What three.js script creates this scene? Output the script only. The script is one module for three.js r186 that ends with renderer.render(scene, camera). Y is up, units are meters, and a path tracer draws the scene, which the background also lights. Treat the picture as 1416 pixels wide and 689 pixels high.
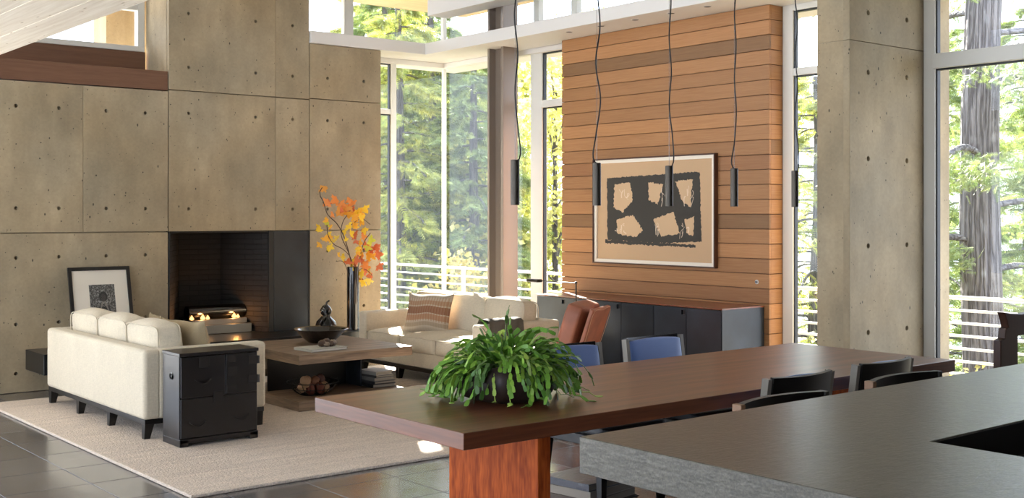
import * as THREE from 'three';
import { RoundedBoxGeometry } from 'three/addons/geometries/RoundedBoxGeometry.js';
import { mergeGeometries, mergeVertices } from 'three/addons/utils/BufferGeometryUtils.js';

// ---------------------------------------------------------------- camera, sky, sun, exposure
const scene = new THREE.Scene();
const F = 1598, CX = 708, HORIZON = 297, EYE = 1.49, YAW = Math.atan2(1308, F);
const camera = new THREE.PerspectiveCamera(2 * Math.atan(344.5 / F) * 180 / Math.PI, 1416 / 689, 0.05, 400);
camera.position.set(0, EYE, 0);
camera.rotation.y = -YAW;
camera.setViewOffset(1416, 689, 0, 344.5 - HORIZON, 1416, 689);
scene.background = new THREE.Color(0.85, 0.965, 1.16);
scene.backgroundIntensity = 4.5;
const sun = new THREE.DirectionalLight(new THREE.Color(1.0, 0.95, 0.875), 54);
sun.position.set(0.44 * 40 + 5, 0.459 * 40, -0.772 * 40 - 6); sun.target.position.set(5, 0, -6);
sun.castShadow = true; sun.shadow.mapSize.set(4096, 4096);
Object.assign(sun.shadow.camera, { left: -20, right: 20, top: 20, bottom: -20, near: 1, far: 120 });
scene.add(sun, sun.target);
const renderer = new THREE.WebGLRenderer({ antialias: true });
renderer.toneMapping = THREE.LinearToneMapping;
renderer.toneMappingExposure = 0.98;
renderer.shadowMap.enabled = true;

// ---------------------------------------------------------------- helpers
let seed = 12345;
const rnd = () => { seed = (seed + 0x6d2b79f5) | 0; let t = Math.imul(seed ^ (seed >>> 15), 1 | seed); t = (t + Math.imul(t ^ (t >>> 7), 61 | t)) ^ t; return ((t ^ (t >>> 14)) >>> 0) / 4294967296; };
const rr = (a, b) => a + (b - a) * rnd();
const V = (x, y, z) => new THREE.Vector3(x, y, z);
const taken = new Map();
const numbered = (n) => { const k = taken.get(n) || 0; taken.set(n, k + 1); return k ? n + '_' + String(k).padStart(3, '0') : n; };
function tag(o, label, category, group, kind) { o.userData.label = label; if (category) o.userData.category = category; if (group) o.userData.group = group; if (kind) o.userData.kind = kind; return o; }
function thing(name, label, category, pos = [0, 0, 0], turn = 0, group, kind) {
  const o = new THREE.Group(); o.name = numbered(name); o.position.set(...pos); o.rotation.y = turn; scene.add(o); return tag(o, label, category, group, kind);
}
function part(name, geo, mat, parent, label) {
  const m = new THREE.Mesh(Array.isArray(geo) ? merge(geo) : geo, mat); m.name = name; m.castShadow = m.receiveShadow = true; parent.add(m); if (label) m.userData.label = label; return m;
}
function single(name, geo, mat, label, category, pos = [0, 0, 0], turn = 0, group, kind) {
  const m = new THREE.Mesh(Array.isArray(geo) ? merge(geo) : geo, mat); m.name = numbered(name); m.castShadow = m.receiveShadow = true; m.position.set(...pos); m.rotation.y = turn; scene.add(m); return tag(m, label, category, group, kind);
}
function merge(list) {
  const l = list.map((g) => { const h = g.index ? g.toNonIndexed() : g.clone(); for (const k of Object.keys(h.attributes)) if (!['position', 'normal', 'uv'].includes(k)) h.deleteAttribute(k); if (!h.attributes.uv) h.setAttribute('uv', new THREE.BufferAttribute(new Float32Array(h.attributes.position.count * 2), 2)); return h; });
  return mergeGeometries(l, false);
}
// uv in metres from the dominant direction of each face
function uvm(g, swap = false, ou = 0, ov = 0) {
  if (g.index) g = g.toNonIndexed();
  const p = g.attributes.position, n = p.count, uv = new Float32Array(n * 2), a = V(0, 0, 0), b = V(0, 0, 0), c = V(0, 0, 0);
  for (let i = 0; i < n; i += 3) {
    a.fromBufferAttribute(p, i); b.fromBufferAttribute(p, i + 1).sub(a); c.fromBufferAttribute(p, i + 2).sub(a); b.cross(c);
    const x = Math.abs(b.x), y = Math.abs(b.y), z = Math.abs(b.z);
    for (let k = i; k < i + 3; k++) {
      const X = p.getX(k), Y = p.getY(k), Z = p.getZ(k);
      let u, v; if (x >= y && x >= z) { u = Z; v = Y; } else if (y >= z) { u = X; v = Z; } else { u = X; v = Y; }
      if (swap) [u, v] = [v, u];
      uv[2 * k] = u + ou; uv[2 * k + 1] = v + ov;
    }
  }
  g.setAttribute('uv', new THREE.BufferAttribute(uv, 2)); return g;
}
const box = (x0, x1, y0, y1, z0, z1) => new THREE.BoxGeometry(x1 - x0, y1 - y0, z1 - z0).translate((x0 + x1) / 2, (y0 + y1) / 2, (z0 + z1) / 2);
const rbox = (x0, x1, y0, y1, z0, z1, r = 0.004, s = 1) => new RoundedBoxGeometry(x1 - x0, y1 - y0, z1 - z0, s, Math.min(r, (x1 - x0) * 0.49, (y1 - y0) * 0.49, (z1 - z0) * 0.49)).translate((x0 + x1) / 2, (y0 + y1) / 2, (z0 + z1) / 2);
const tube = (pts, r, seg = 24, rad = 6) => new THREE.TubeGeometry(new THREE.CatmullRomCurve3(pts.map((p) => V(...p))), seg, r, rad);
const lathe = (pts, seg = 40) => new THREE.LatheGeometry(pts.map((p) => new THREE.Vector2(...p)), seg);
const cyl = (r0, r1, h, seg = 20) => new THREE.CylinderGeometry(r0, r1, h, seg);
// a box leg that tapers downwards, top centre at (x, y1, z)
function taperLeg(x, y0, y1, z, top, bot, dx = 0, dz = 0) {
  const g = new THREE.BoxGeometry(1, 1, 1), p = g.attributes.position;
  for (let i = 0; i < p.count; i++) { const t = p.getY(i) > 0, s = t ? top : bot; p.setXYZ(i, x + p.getX(i) * s + (t ? 0 : dx), t ? y1 : y0, z + p.getZ(i) * s + (t ? 0 : dz)); }
  g.computeVertexNormals(); return g;
}
// point on the viewing direction of picture column u, at depth d along the view axis
const at = (u, d, y = 0) => { const r = (u - CX) / F * d, s = Math.sin(YAW), c = Math.cos(YAW); return [s * d + c * r, y, -c * d + s * r]; };

// ---------------------------------------------------------------- noise and textures
function hash(ix, iy, s) { let h = Math.imul(ix, 374761393) ^ Math.imul(iy, 668265263) ^ Math.imul(s, 2147483629); h = Math.imul(h ^ (h >>> 13), 1274126177); return ((h ^ (h >>> 16)) >>> 0) / 4294967296; }
function vn(x, y, px, py, s) {
  const x0 = Math.floor(x), y0 = Math.floor(y), fx = x - x0, fy = y - y0, sx = fx * fx * (3 - 2 * fx), sy = fy * fy * (3 - 2 * fy);
  const m = (a, p) => ((a % p) + p) % p, a = m(x0, px), b = m(x0 + 1, px), c = m(y0, py), d = m(y0 + 1, py);
  const h0 = hash(a, c, s), h1 = hash(b, c, s), h2 = hash(a, d, s), h3 = hash(b, d, s);
  return (h0 + (h1 - h0) * sx) * (1 - sy) + (h2 + (h3 - h2) * sx) * sy;
}
function fbm(u, v, fu, fv, oct, s) { let a = 0, w = 0.5, t = 0; for (let o = 0; o < oct; o++) { a += w * vn(u * fu, v * fv, fu, fv, s + o * 17); t += w; w *= 0.5; fu *= 2; fv *= 2; } return a / t; }
function dataTex(w, h, fn, srgb = true, repU = 1, repV = 1) {
  const d = new Uint8Array(w * h * 4);
  for (let y = 0; y < h; y++) for (let x = 0; x < w; x++) { const c = fn(x / w, y / h), i = (y * w + x) * 4; for (let k = 0; k < 3; k++) d[i + k] = Math.max(0, Math.min(255, (Array.isArray(c) ? c[k] : c) * 255)); d[i + 3] = 255; }
  const t = new THREE.DataTexture(d, w, h); t.wrapS = t.wrapT = THREE.RepeatWrapping; t.magFilter = THREE.LinearFilter; t.minFilter = THREE.LinearMipmapLinearFilter; t.generateMipmaps = true;
  t.colorSpace = srgb ? THREE.SRGBColorSpace : THREE.NoColorSpace; t.repeat.set(repU, repV); t.needsUpdate = true; return t;
}
const mixc = (a, b, t) => a.map((x, i) => x + (b[i] - x) * t);
const std = (o) => new THREE.MeshStandardMaterial(o);
const phy = (o) => new THREE.MeshPhysicalMaterial(o);

// concrete: mottling, faint form marks and little air holes; 2.4 m a repeat
const pits = []; { let s0 = seed; seed = 777; for (let i = 0; i < 460; i++) { const cl = rnd(); pits.push([rnd(), rnd(), (cl < 0.8 ? rr(0.0006, 0.0011) : rr(0.0011, 0.0021)), rr(0.6, 2.2)]); } seed = s0; }
const PG = 32, pitGrid = Array.from({ length: PG * PG }, () => []);
pits.forEach((p) => { const gx = Math.floor(p[0] * PG), gy = Math.floor(p[1] * PG); for (let a = -1; a < 2; a++) for (let b = -1; b < 2; b++) pitGrid[((gy + b + PG) % PG) * PG + (gx + a + PG) % PG].push(p); });
const pit = (u, v) => { let m = 0; for (const p of pitGrid[Math.floor(v * PG) * PG + Math.floor(u * PG)]) { let dx = Math.abs(u - p[0]), dy = Math.abs(v - p[1]); dx = Math.min(dx, 1 - dx); dy = Math.min(dy, 1 - dy) / p[3]; const r = Math.hypot(dx, dy) / p[2]; if (r < 1.4) m = Math.max(m, Math.min(1, (1.4 - r) / 0.5)); } return m; };
const concreteMap = dataTex(1536, 1536, (u, v) => {
  const a = fbm(u, v, 5, 5, 5, 3), b = fbm(u, v, 24, 10, 4, 9), c = fbm(u, v, 160, 160, 2, 21), st = fbm(u, v, 60, 3, 3, 33);
  let k = 0.84 + (a - 0.5) * 0.26 + (b - 0.5) * 0.10 + (c - 0.5) * 0.06 + (st - 0.5) * 0.03; k *= 1 - 0.52 * pit(u, v);
  const w = fbm(u, v, 4, 4, 3, 51) - 0.5; return [k * (0.74 + w * 0.05), k * 0.68, k * (0.575 - w * 0.06)];
}, true, 1 / 2.4, 1 / 2.4);
const concreteBump = dataTex(1024, 1024, (u, v) => 0.7 + (fbm(u, v, 12, 12, 5, 5) - 0.5) * 0.25 - pit(u, v) * 0.5, false, 1 / 2.4, 1 / 2.4);
const M = {};
M.concrete = std({ map: concreteMap, color: new THREE.Color(1.03, 1.0, 0.93), bumpMap: concreteBump, bumpScale: 0.004, roughness: 0.78 });
// wood with grain along u
function woodTex(w, h, lenM, widM, dark, light, seedN, streak = 60, contrast = 1, calm = 0) {
  return dataTex(w, h, (u, v) => {
    const warp = (fbm(u, v, 3, 2, 3, seedN) - 0.5) * 0.35, f = fbm(u, v + warp * 0.2, 4, streak, 4, seedN + 5), ring = 0.5 + 0.5 * Math.sin((v * 9 + warp * 5 + fbm(u, v, 2, 4, 3, seedN + 9) * 3) * 6.283), fine = fbm(u, v, 24, streak * 4, 2, seedN + 13);
    return mixc(dark, light, Math.max(0, Math.min(1, 0.5 + contrast * ((f - 0.5) * 1.1 * (1 - calm) + (ring - 0.5) * 0.28 * (1 - calm) + (fine - 0.5) * (0.5 + 0.5 * calm)))));
  }, true, 1 / lenM, 1 / widM);
}
const cedarMap = woodTex(1024, 512, 2.6, 0.5, [0.69, 0.475, 0.32], [0.79, 0.585, 0.425], 101, 50, 1, 0.6);
const walnutMap = woodTex(1536, 768, 3.4, 1.1, [0.31, 0.165, 0.10], [0.50, 0.295, 0.19], 201, 36, 1, 0.15);
const cherryMap = woodTex(1024, 512, 1.0, 0.7, [0.48, 0.19, 0.062], [0.75, 0.37, 0.14], 301, 30, 1.1, 0.35);
const oakMap = woodTex(1024, 512, 1.6, 0.8, [0.36, 0.29, 0.225], [0.585, 0.495, 0.40], 401, 40);
const paleMap = woodTex(1024, 512, 2.6, 0.5, [0.87, 0.83, 0.765], [0.97, 0.945, 0.90], 501, 30, 0.9);
const darkWoodMap = woodTex(512, 256, 2.0, 0.4, [0.40, 0.275, 0.20], [0.47, 0.335, 0.25], 601, 30, 1, 0.4);
const cedarTones = [0.75, 0.66, 0.84, 0.60, 0.46, 0.70].map((k, i) => std({ map: cedarMap, color: new THREE.Color(k * (i === 4 ? 0.95 : 1), k * (i === 3 ? 0.95 : 1), k * (i === 3 ? 0.76 : 0.8)), roughness: 0.52 }));
M.walnut = phy({ map: walnutMap, roughness: 0.36, clearcoat: 0.3, clearcoatRoughness: 0.25 });
M.cherry = phy({ map: cherryMap, roughness: 0.6, specularIntensity: 0.35 });
M.oak = std({ map: oakMap, roughness: 0.5 });
const knots = []; { const s1 = seed; seed = 88; for (let i = 0; i < 26; i++) knots.push([rnd(), rnd(), rr(0.5, 1.3)]); seed = s1; }
{ const d = paleMap.image.data, w = 1024, h = 512; for (const [ku, kv, ks] of knots) for (let y = -9; y <= 9; y++) for (let x = -14; x <= 14; x++) { const q = Math.hypot(x / 9, y / 5) / ks; if (q > 1) continue; const i = ((((Math.floor(kv * h) + y) % h + h) % h) * w + ((Math.floor(ku * w) + x) % w + w) % w) * 4, f = 0.62 + 0.38 * q; d[i] *= f; d[i + 1] *= f * 0.97; d[i + 2] *= f * 0.93; } }
M.pale = std({ map: paleMap, roughness: 0.7 });
M.ledge = std({ map: darkWoodMap, roughness: 0.55 });
M.blackWood = std({ color: 0x0f0c0a, roughness: 0.42 });
const slateMap = dataTex(512, 512, (u, v) => { const k = 0.36 + (fbm(u, v, 5, 5, 5, 71) - 0.5) * 0.12 + (fbm(u, v, 80, 80, 2, 75) - 0.5) * 0.04; return [k * 1.03, k, k * 0.985]; }, true, 1 / 0.93, 1 / 0.93);
const slateRough = dataTex(512, 512, (u, v) => 0.16 + (fbm(u, v, 8, 8, 4, 79) - 0.5) * 0.1, false, 1 / 0.93, 1 / 0.93);
M.slate = [0.92, 1.0, 1.1].map((k) => phy({ ior: 1.75, map: slateMap, roughnessMap: slateRough, roughness: 1, color: new THREE.Color(k, k, k) }));
M.grout = std({ color: 0x3a3836, roughness: 0.9 });
const rugMap = dataTex(1024, 1024, (u, v) => { const k = 0.76 + (fbm(u, v, 220, 260, 2, 81) - 0.5) * 0.20 + (fbm(u, v, 6, 40, 3, 85) - 0.5) * 0.10; return [k * 1.03, k * 0.955, k * 0.875]; }, true, 1 / 1.5, 1 / 1.5);
const rugBump = dataTex(1024, 1024, (u, v) => fbm(u, v, 200, 240, 2, 81), false, 1 / 1.5, 1 / 1.5);
M.rug = std({ map: rugMap, bumpMap: rugBump, bumpScale: 0.006, roughness: 1 });
const linenMap = dataTex(512, 512, (u, v) => { const k = 0.79 + (vn(u * 256, v * 32, 256, 32, 3) - 0.5) * 0.05 + (vn(u * 32, v * 256, 32, 256, 4) - 0.5) * 0.05 + (fbm(u, v, 4, 4, 3, 6) - 0.5) * 0.04; return [k, k * 0.95, k * 0.845]; }, true, 2, 2);
const linenBump = dataTex(512, 512, (u, v) => 0.5 + (vn(u * 256, v * 64, 256, 64, 3) - 0.5) * 0.5 + (vn(u * 64, v * 256, 64, 256, 4) - 0.5) * 0.5, false, 3, 3);
M.linen = phy({ map: linenMap, bumpMap: linenBump, bumpScale: 0.0006, roughness: 0.95, sheen: 0.25, sheenRoughness: 0.6, sheenColor: new THREE.Color(1, 0.97, 0.9) });
M.linenTan = phy({ map: linenMap, color: new THREE.Color(0.55, 0.48, 0.37), bumpMap: linenBump, bumpScale: 0.0006, roughness: 0.95 });
M.throwGrey = phy({ map: linenMap, color: new THREE.Color(0.165, 0.175, 0.185), bumpMap: linenBump, bumpScale: 0.002, roughness: 1 });
const stoneMap = dataTex(1024, 1024, (u, v) => { let k = 0.30 + (fbm(u, v, 220, 220, 2, 91) - 0.5) * 0.12 + (fbm(u, v, 30, 30, 3, 95) - 0.5) * 0.06; if (vn(u * 400, v * 400, 400, 400, 97) > 0.95) k += 0.05; return [k * 1.05, k * 1.0, k * 0.88]; }, true, 1 / 0.8, 1 / 0.8);
const stoneBump = dataTex(1024, 1024, (u, v) => fbm(u, v, 30, 90, 4, 99), false, 1 / 0.8, 1 / 0.8);
M.stone = std({ map: stoneMap, bumpMap: stoneBump, bumpScale: 0.0007, roughness: 0.32 });
const steelMap = dataTex(512, 512, (u, v) => { const k = 0.20 + (fbm(u, v, 4, 4, 5, 111) - 0.5) * 0.14; return [k * 0.86, k * 0.97, k * 1.12]; }, true, 0.8, 0.8);
M.blackSteel = std({ map: steelMap, roughness: 0.34, metalness: 0.35 });
M.hearth = std({ color: 0x1c1d1f, roughness: 0.28, metalness: 0.2 });
M.cabinet = std({ map: steelMap, color: new THREE.Color(1.1, 1.15, 1.2), roughness: 0.33, metalness: 0.45 });
const brickMap = dataTex(256, 256, (u, v) => { const r = Math.floor(v * 16), f = v * 16 - r, x = (u * 4 + (r % 2) * 0.5), g = x - Math.floor(x); const j = f < 0.14 || g < 0.03; const k = j ? 0.035 : 0.10 + (hash(Math.floor(x), r, 5) - 0.5) * 0.03; return [k * 1.05, k, k * 0.95]; }, true, 1 / 0.8, 1 / 0.8);
const brickBump = dataTex(256, 256, (u, v) => { const r = Math.floor(v * 16), f = v * 16 - r, x = (u * 4 + (r % 2) * 0.5), g = x - Math.floor(x); return f < 0.14 || g < 0.03 ? 0.2 : 0.8; }, false, 1 / 0.8, 1 / 0.8);
M.firebrick = std({ map: brickMap, bumpMap: brickBump, bumpScale: 0.006, roughness: 0.75 });
M.white = std({ color: 0xdedcd8, roughness: 0.5 });
M.frame = std({ color: 0xdcdbd4, roughness: 0.42 });
M.frameDark = std({ color: 0x24282c, roughness: 0.5 });
M.column = std({ color: 0x8c8075, roughness: 0.36, metalness: 0.3 });
M.glass = phy({ color: 0xffffff, transmission: 1, roughness: 0, thickness: 0, ior: 1.27 });
M.black = std({ color: 0x0d0d0d, roughness: 0.5 });
M.blackGloss = phy({ color: 0x0b0b0c, roughness: 0.18, clearcoat: 0.6 });
M.pendant = std({ color: 0x4a443c, roughness: 0.4, metalness: 0.6 });
M.chrome = std({ color: 0x8e8e8e, roughness: 0.25, metalness: 1 });
M.silver = std({ color: 0x8a8d90, roughness: 0.35, metalness: 0.9 });
M.skyTintLeather = phy({ color: 0x5f7ab4, roughness: 0.38, clearcoat: 0.2, clearcoatRoughness: 0.4 });  // black leather; the blue base colour stands in for reflected skylight
const leatherMap = dataTex(512, 512, (u, v) => { const k = 1 + (fbm(u, v, 6, 6, 4, 131) - 0.5) * 0.35; return [0.56 * k, 0.335 * k, 0.24 * k]; }, true, 2, 2);
M.leather = std({ map: leatherMap, roughness: 0.5 });
M.postGrey = std({ color: 0x7d786f, roughness: 0.45 });
M.seat = std({ color: 0x1a1b20, roughness: 0.5 });

// ---------------------------------------------------------------- measures of the room
const Z0 = -10.083, ZG = -10.565, XG = 7.67, XW = 7.49, YS = 3.185, YF = 3.305, TOP = 4.35;

// floor: slabs of slate laid in a grid
{
  const floor = thing('floor', 'dark slate tiled floor in a square grid', 'floor', [0, 0, 0], 0, null, 'structure');
  part('bed', uvm(box(-1.5, XG, -0.2, -0.012, ZG, 3)), M.grout, floor);
  const S = 0.465, near = [], rest = [];
  for (let i = -13; i <= 11; i++) for (let k = -8; k <= 22; k++) {
    const x0 = 2.25 + i * S, x1 = Math.min(x0 + S, XG - 0.02), z0 = -7.36 + k * S, z1 = z0 + S;
    if (x0 < -1.5 || z0 < ZG || z1 > 3 || x1 - x0 < 0.1) continue;
    const dx = (x0 + x1) / 2, dz = (z0 + z1) / 2, onRug = x0 > 2.6 && x1 < 6.5 && z0 > -9.5 && z1 < -5.8;
    const g = uvm(rbox(x0 + 0.0022, x1 - 0.0022, -0.012, 0, z0 + 0.0022, z1 - 0.0022, 0.002), false, Math.floor(rnd() * 8) * 0.37, Math.floor(rnd() * 8) * 0.29), d = (dx * Math.sin(YAW) - dz * Math.cos(YAW));
    const u = CX + F * (dx * Math.cos(YAW) + dz * Math.sin(YAW)) / d;
    if (!onRug && d > 4 && u > -150 && u < 1500 && near.length < 300) near.push(g); else rest.push(g);
  }
  for (const g of near) part('tile', g, M.slate[Math.floor(rnd() * 3)], floor);
  part('tile_field', rest, M.slate[1], floor).userData.kind = 'stuff';
}

// concrete panels with drilled tie holes
function holePlate(x0, x1, y0, y1, holes, depth = 0.05, r = 0.0145) {
  const s = new THREE.Shape(); s.moveTo(x0, y0); s.lineTo(x1, y0); s.lineTo(x1, y1); s.lineTo(x0, y1); s.closePath();
  for (const [x, y] of holes) if (x > x0 + 0.03 && x < x1 - 0.03 && y > y0 + 0.03 && y < y1 - 0.03) { const h = new THREE.Path(); h.absarc(x, y, r, 0, Math.PI * 2, true); s.holes.push(h); }
  return new THREE.ExtrudeGeometry(s, { depth: depth - 0.003, bevelEnabled: true, bevelThickness: 0.003, bevelSize: 0.0025, bevelOffset: -0.0025, bevelSegments: 1, curveSegments: 8 });
}
const HOLES = [];
for (const x of [2.15, 2.53, 2.905, 3.255, 3.66, 4.012]) for (const y of [2.40, 1.545, 1.13, 0.573, 0.162]) HOLES.push([x, y]);
for (const x of [4.42, 5.092, 5.487]) for (const y of [3.78, 3.335, 2.842, 2.42, 1.543]) HOLES.push([x, y]);
for (const x of [5.877, 6.30]) for (const y of [2.85, 2.428, 1.545, 1.13, 0.563, 0.15]) HOLES.push([x, y]);
{
  const w = thing('wall_back', 'board of board-smooth concrete panels with tie holes around the fireplace', 'wall', [0, 0, 0], 0, null, 'structure');
  w.userData.label = 'tan cast concrete wall with tie holes around the black fireplace';
  const zb = Z0 - 0.05;
  part('core', [box(1.9, 4.227, 0, 2.60, ZG, zb), box(4.227, 5.673, 1.345, TOP, ZG - 0.04, zb), box(5.673, 6.505, 0, YS - 0.01, ZG, zb), box(4.227, 5.673, 0, 0.30, ZG, zb), box(5.285, 5.673, 0.3, 1.345, ZG, zb - 0.01), box(4.0, 5.673, 0, 1.7, ZG - 0.55, ZG - 0.5)].map((g) => uvm(g)), M.concrete, w);
  const j = 0.0035, panel = (x0, x1, y0, y1, jl = j, jr = j) => {
    const g = holePlate(x0 + jl, x1 - jr, y0 + j, y1 - j, HOLES); g.translate(0, 0, zb);
    return part('concrete_panel', uvm(g, false, Math.floor(rnd() * 9) * 0.53, Math.floor(rnd() * 9) * 0.41), M.concrete, w);
  };
  const f = 0.001;
  for (const [a, b] of [[1.9, 3.46], [3.46, 4.227]]) panel(a, b, 1.335, 2.612, a === 3.46 ? f : j, b === 3.46 ? f : j);
  panel(1.9, 4.227, 0, 1.335);
  panel(4.227, 5.302, 1.335, 2.625, j, f); panel(5.302, 5.673, 1.335, 2.625, f, j);
  panel(4.227, 5.302, 2.625, TOP, j, f); panel(5.302, 5.673, 2.625, TOP, f, j);
  panel(5.673, 6.508, 0, 1.335); panel(5.673, 6.508, 1.335, 2.637); panel(5.673, 6.508, 2.637, YS);
}
// blackened steel fireplace with splayed brick lining
{
  const fp = thing('fireplace', 'black steel fireplace opening with dark brick lining set into the concrete wall', 'fireplace');
  const y0 = 0.36, y1 = 1.335, P = [[4.235, Z0], [4.55, ZG - 0.05], [4.98, ZG - 0.05], [5.235, Z0]];
  const quad = (a, b) => { const g = new THREE.BufferGeometry(), L = Math.hypot(b[0] - a[0], b[1] - a[1]); g.setAttribute('position', new THREE.BufferAttribute(new Float32Array([a[0], y0, a[1], b[0], y0, b[1], b[0], y1, b[1], a[0], y0, a[1], b[0], y1, b[1], a[0], y1, a[1]]), 3)); g.setAttribute('uv', new THREE.BufferAttribute(new Float32Array([0, y0, L, y0, L, y1, 0, y0, L, y1, 0, y1]), 2)); g.computeVertexNormals(); return g; };
  part('brick_lining', [quad(P[0], P[1])], M.firebrick, fp); part('brick_lining', [quad(P[1], P[2])], M.firebrick, fp); part('brick_lining', [quad(P[2], P[3])], M.firebrick, fp);
  part('firebox_top', box(4.235, 5.24, y1 - 0.012, y1 + 0.005, ZG - 0.1, Z0 - 0.01), M.black, fp);
  part('firebox_floor', box(4.235, 5.28, y0 - 0.06, y0 - 0.002, ZG - 0.1, Z0), M.hearth, fp);
  part('jamb', rbox(5.228, 5.28, y0, y1, Z0 - 0.3, Z0 + 0.006, 0.003), M.black, fp);
  part('jamb', rbox(4.229, 4.24, y0, y1, Z0 - 0.05, Z0 + 0.004, 0.003), M.black, fp);
  part('steel_panel', uvm(rbox(5.283, 5.655, y0, y1 - 0.005, Z0 - 0.03, Z0 + 0.003, 0.003)), M.blackSteel, fp, 'flat panel of blue-black hot rolled steel');
  part('edge_strip', rbox(5.655, 5.672, y0, y1 - 0.002, Z0 - 0.03, Z0 + 0.008, 0.002), M.black, fp);
}
single('hearth_ledge', uvm(rbox(2.98, 6.2, 0.19, 0.36, Z0 + 0.002, -9.6, 0.006)), M.hearth, 'long floating black steel hearth ledge along the concrete wall', 'hearth');
{
  const b = thing('gas_burner', 'stepped grey steel burner with flames in the fireplace', 'burner', [0, 0.36, 0]);
  part('tray', uvm(rbox(4.52, 5.13, 0, 0.085, -10.5, -10.24, 0.004)), M.silver, b); part('tray', uvm(rbox(4.54, 5.10, 0.085, 0.135, -10.48, -10.28, 0.004)), M.silver, b);
  for (const [x, s] of [[4.55, 0.9], [4.66, 1], [4.71, 0.8], [4.98, 1], [5.02, 0.7]]) {
    const fl = part('flame', lathe([[0, 0], [0.016, 0.006], [0.02, 0.016], [0.011, 0.034], [0, 0.055]].map(([r, y]) => [r * s * 1.2, y * s]), 12).translate(x, 0.135, -10.31), std({ color: 0x000000, emissive: new THREE.Color(1.0, 0.5, 0.16), emissiveIntensity: 3 }), b);
    fl.castShadow = false;
  }
  for (const x of [4.66, 4.98]) { const l = new THREE.PointLight(new THREE.Color(1.0, 0.42, 0.12), 0.16); l.position.set(x, 0.175, -10.26); l.castShadow = true; l.name = 'flame_light'; b.add(l); }
  const log = cyl(0.066, 0.066, 0.58, 28).rotateZ(Math.PI / 2).translate(4.82, 0.2, -10.38);
  single('fire_log', log, M.blackGloss, 'dark smooth log lying across the fireplace burner', 'log', [0, 0.36, 0]);
}

// ledge and high window in the recess over the concrete wall
{
  const t = thing('trim_1', 'brown wood ledge over the concrete wall below the high window', 'ledge', [0, 0, 0], 0, null, 'structure');
  part('fascia', uvm(rbox(-1.5, 4.222, 2.618, 2.79, -10.2, Z0 - 0.002, 0.003)), M.ledge, t); part('shelf', uvm(box(-1.5, 4.222, 2.70, 2.785, -10.6, -10.2)), M.ledge, t); part('apron', uvm(box(-1.5, 4.21, 2.785, 3.015, -10.66, -10.58)), M.ledge, t);
  const w = thing('window_1', 'high window above the wood ledge over the concrete wall', 'window', [0, 0, 0], 0, null, 'structure');
  const z0 = -10.66, z1 = -10.57, fr = (x0, x1, y0, y1) => part('window_frame', rbox(x0, x1, y0, y1, z0, z1, 0.004), M.frame, w);
  fr(-1.5, 4.2, 3.015, 3.065); fr(4.135, 4.2, 3.065, TOP); fr(-1.5, 4.135, 3.40, 3.45); for (const x of [2.2, 0.2]) fr(x, x + 0.06, 3.065, TOP); fr(-1.5, 4.135, TOP - 0.06, TOP);
  part('pane', box(-1.5, 4.135, 3.065, TOP - 0.06, -10.62, -10.612), M.glass, w);
}
single('wall_outside', uvm(box(4.12, 4.6, -3, 5.2, -11.7, -11.35)), M.concrete, 'concrete fin standing outside the high window', 'wall', [0, 0, 0], 0, null, 'structure');

// low white-washed wood ceiling over the left of the room
{
  const c = thing('ceiling', 'low ceiling of pale whitewashed wood boards', 'ceiling', [0, 0, 0], 0, null, 'structure');
  const xe = 2.335, w = 0.235; let k = 0;
  for (let x = xe; x > -1.5; x -= w, k++) part('board', uvm(rbox(Math.max(-1.5, x - w + 0.002), x - 0.002, 2.6, 2.64, Z0 - 0.01, 3, 0.003).rotateY(0), false, 0, 0).clone(), M.pale, c);
  part('roof_deck', box(-1.7, xe, 2.64, 2.72, ZG, 3.2), M.pale, c);
  c.children.forEach((m) => { if (m.name !== 'board') return; const p = m.geometry.attributes.position, uv = m.geometry.attributes.uv, o = rnd() * 5; for (let i = 0; i < p.count; i++) uv.setXY(i, p.getZ(i) + o, p.getX(i) + o); });
  const h = thing('ceiling_high', 'high white ceiling over the middle of the room', 'ceiling', [0, 0, 0], 0, null, 'structure'); h.name = 'ceiling_001';
  part('slab', box(-1.7, XG + 0.1, TOP, TOP + 0.15, -11.0, 3.2), M.white, h);
}

// cedar wall
{
  const w = thing('wall_right', 'wall of horizontal cedar boards behind the credenza', 'wall', [0, 0, 0], 0, null, 'structure');
  part('core', uvm(box(XW + 0.02, 7.86, 0, YS, -8.37, -5.90)), M.ledge, w);
  const H = 0.1208, tones = [0, 2, 4, 0, 1, 5, 1, 2, 0, 1, 3, 1, 5, 0, 4, 0, 2, 1, 0, 3, 0, 1, 5, 0, 1, 2, 0];
  for (let i = 0; i < 27; i++) {
    const y1 = YS - i * H - 0.0025, y0 = Math.max(0.002, YS - (i + 1) * H + 0.0025); if (y1 - y0 < 0.02) continue;
    part('board', uvm(rbox(XW, XW + 0.02, y0, y1, -8.386, -5.882, 0.003), false, i * 0.83, i * 0.171), cedarTones[tones[i]], w);
    part('board', uvm(rbox(XW + 0.021, XG + 0.0, y0, y1, -5.902, -5.882, 0.003), false, i * 0.41, i * 0.171), cedarTones[tones[(i + 5) % 27]], w);
    part('board', uvm(rbox(XW + 0.021, XG + 0.19, y0, y1, -8.386, -8.366, 0.003), false, i * 0.41, i * 0.171), cedarTones[tones[(i + 9) % 27]], w);
  }
}

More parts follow.
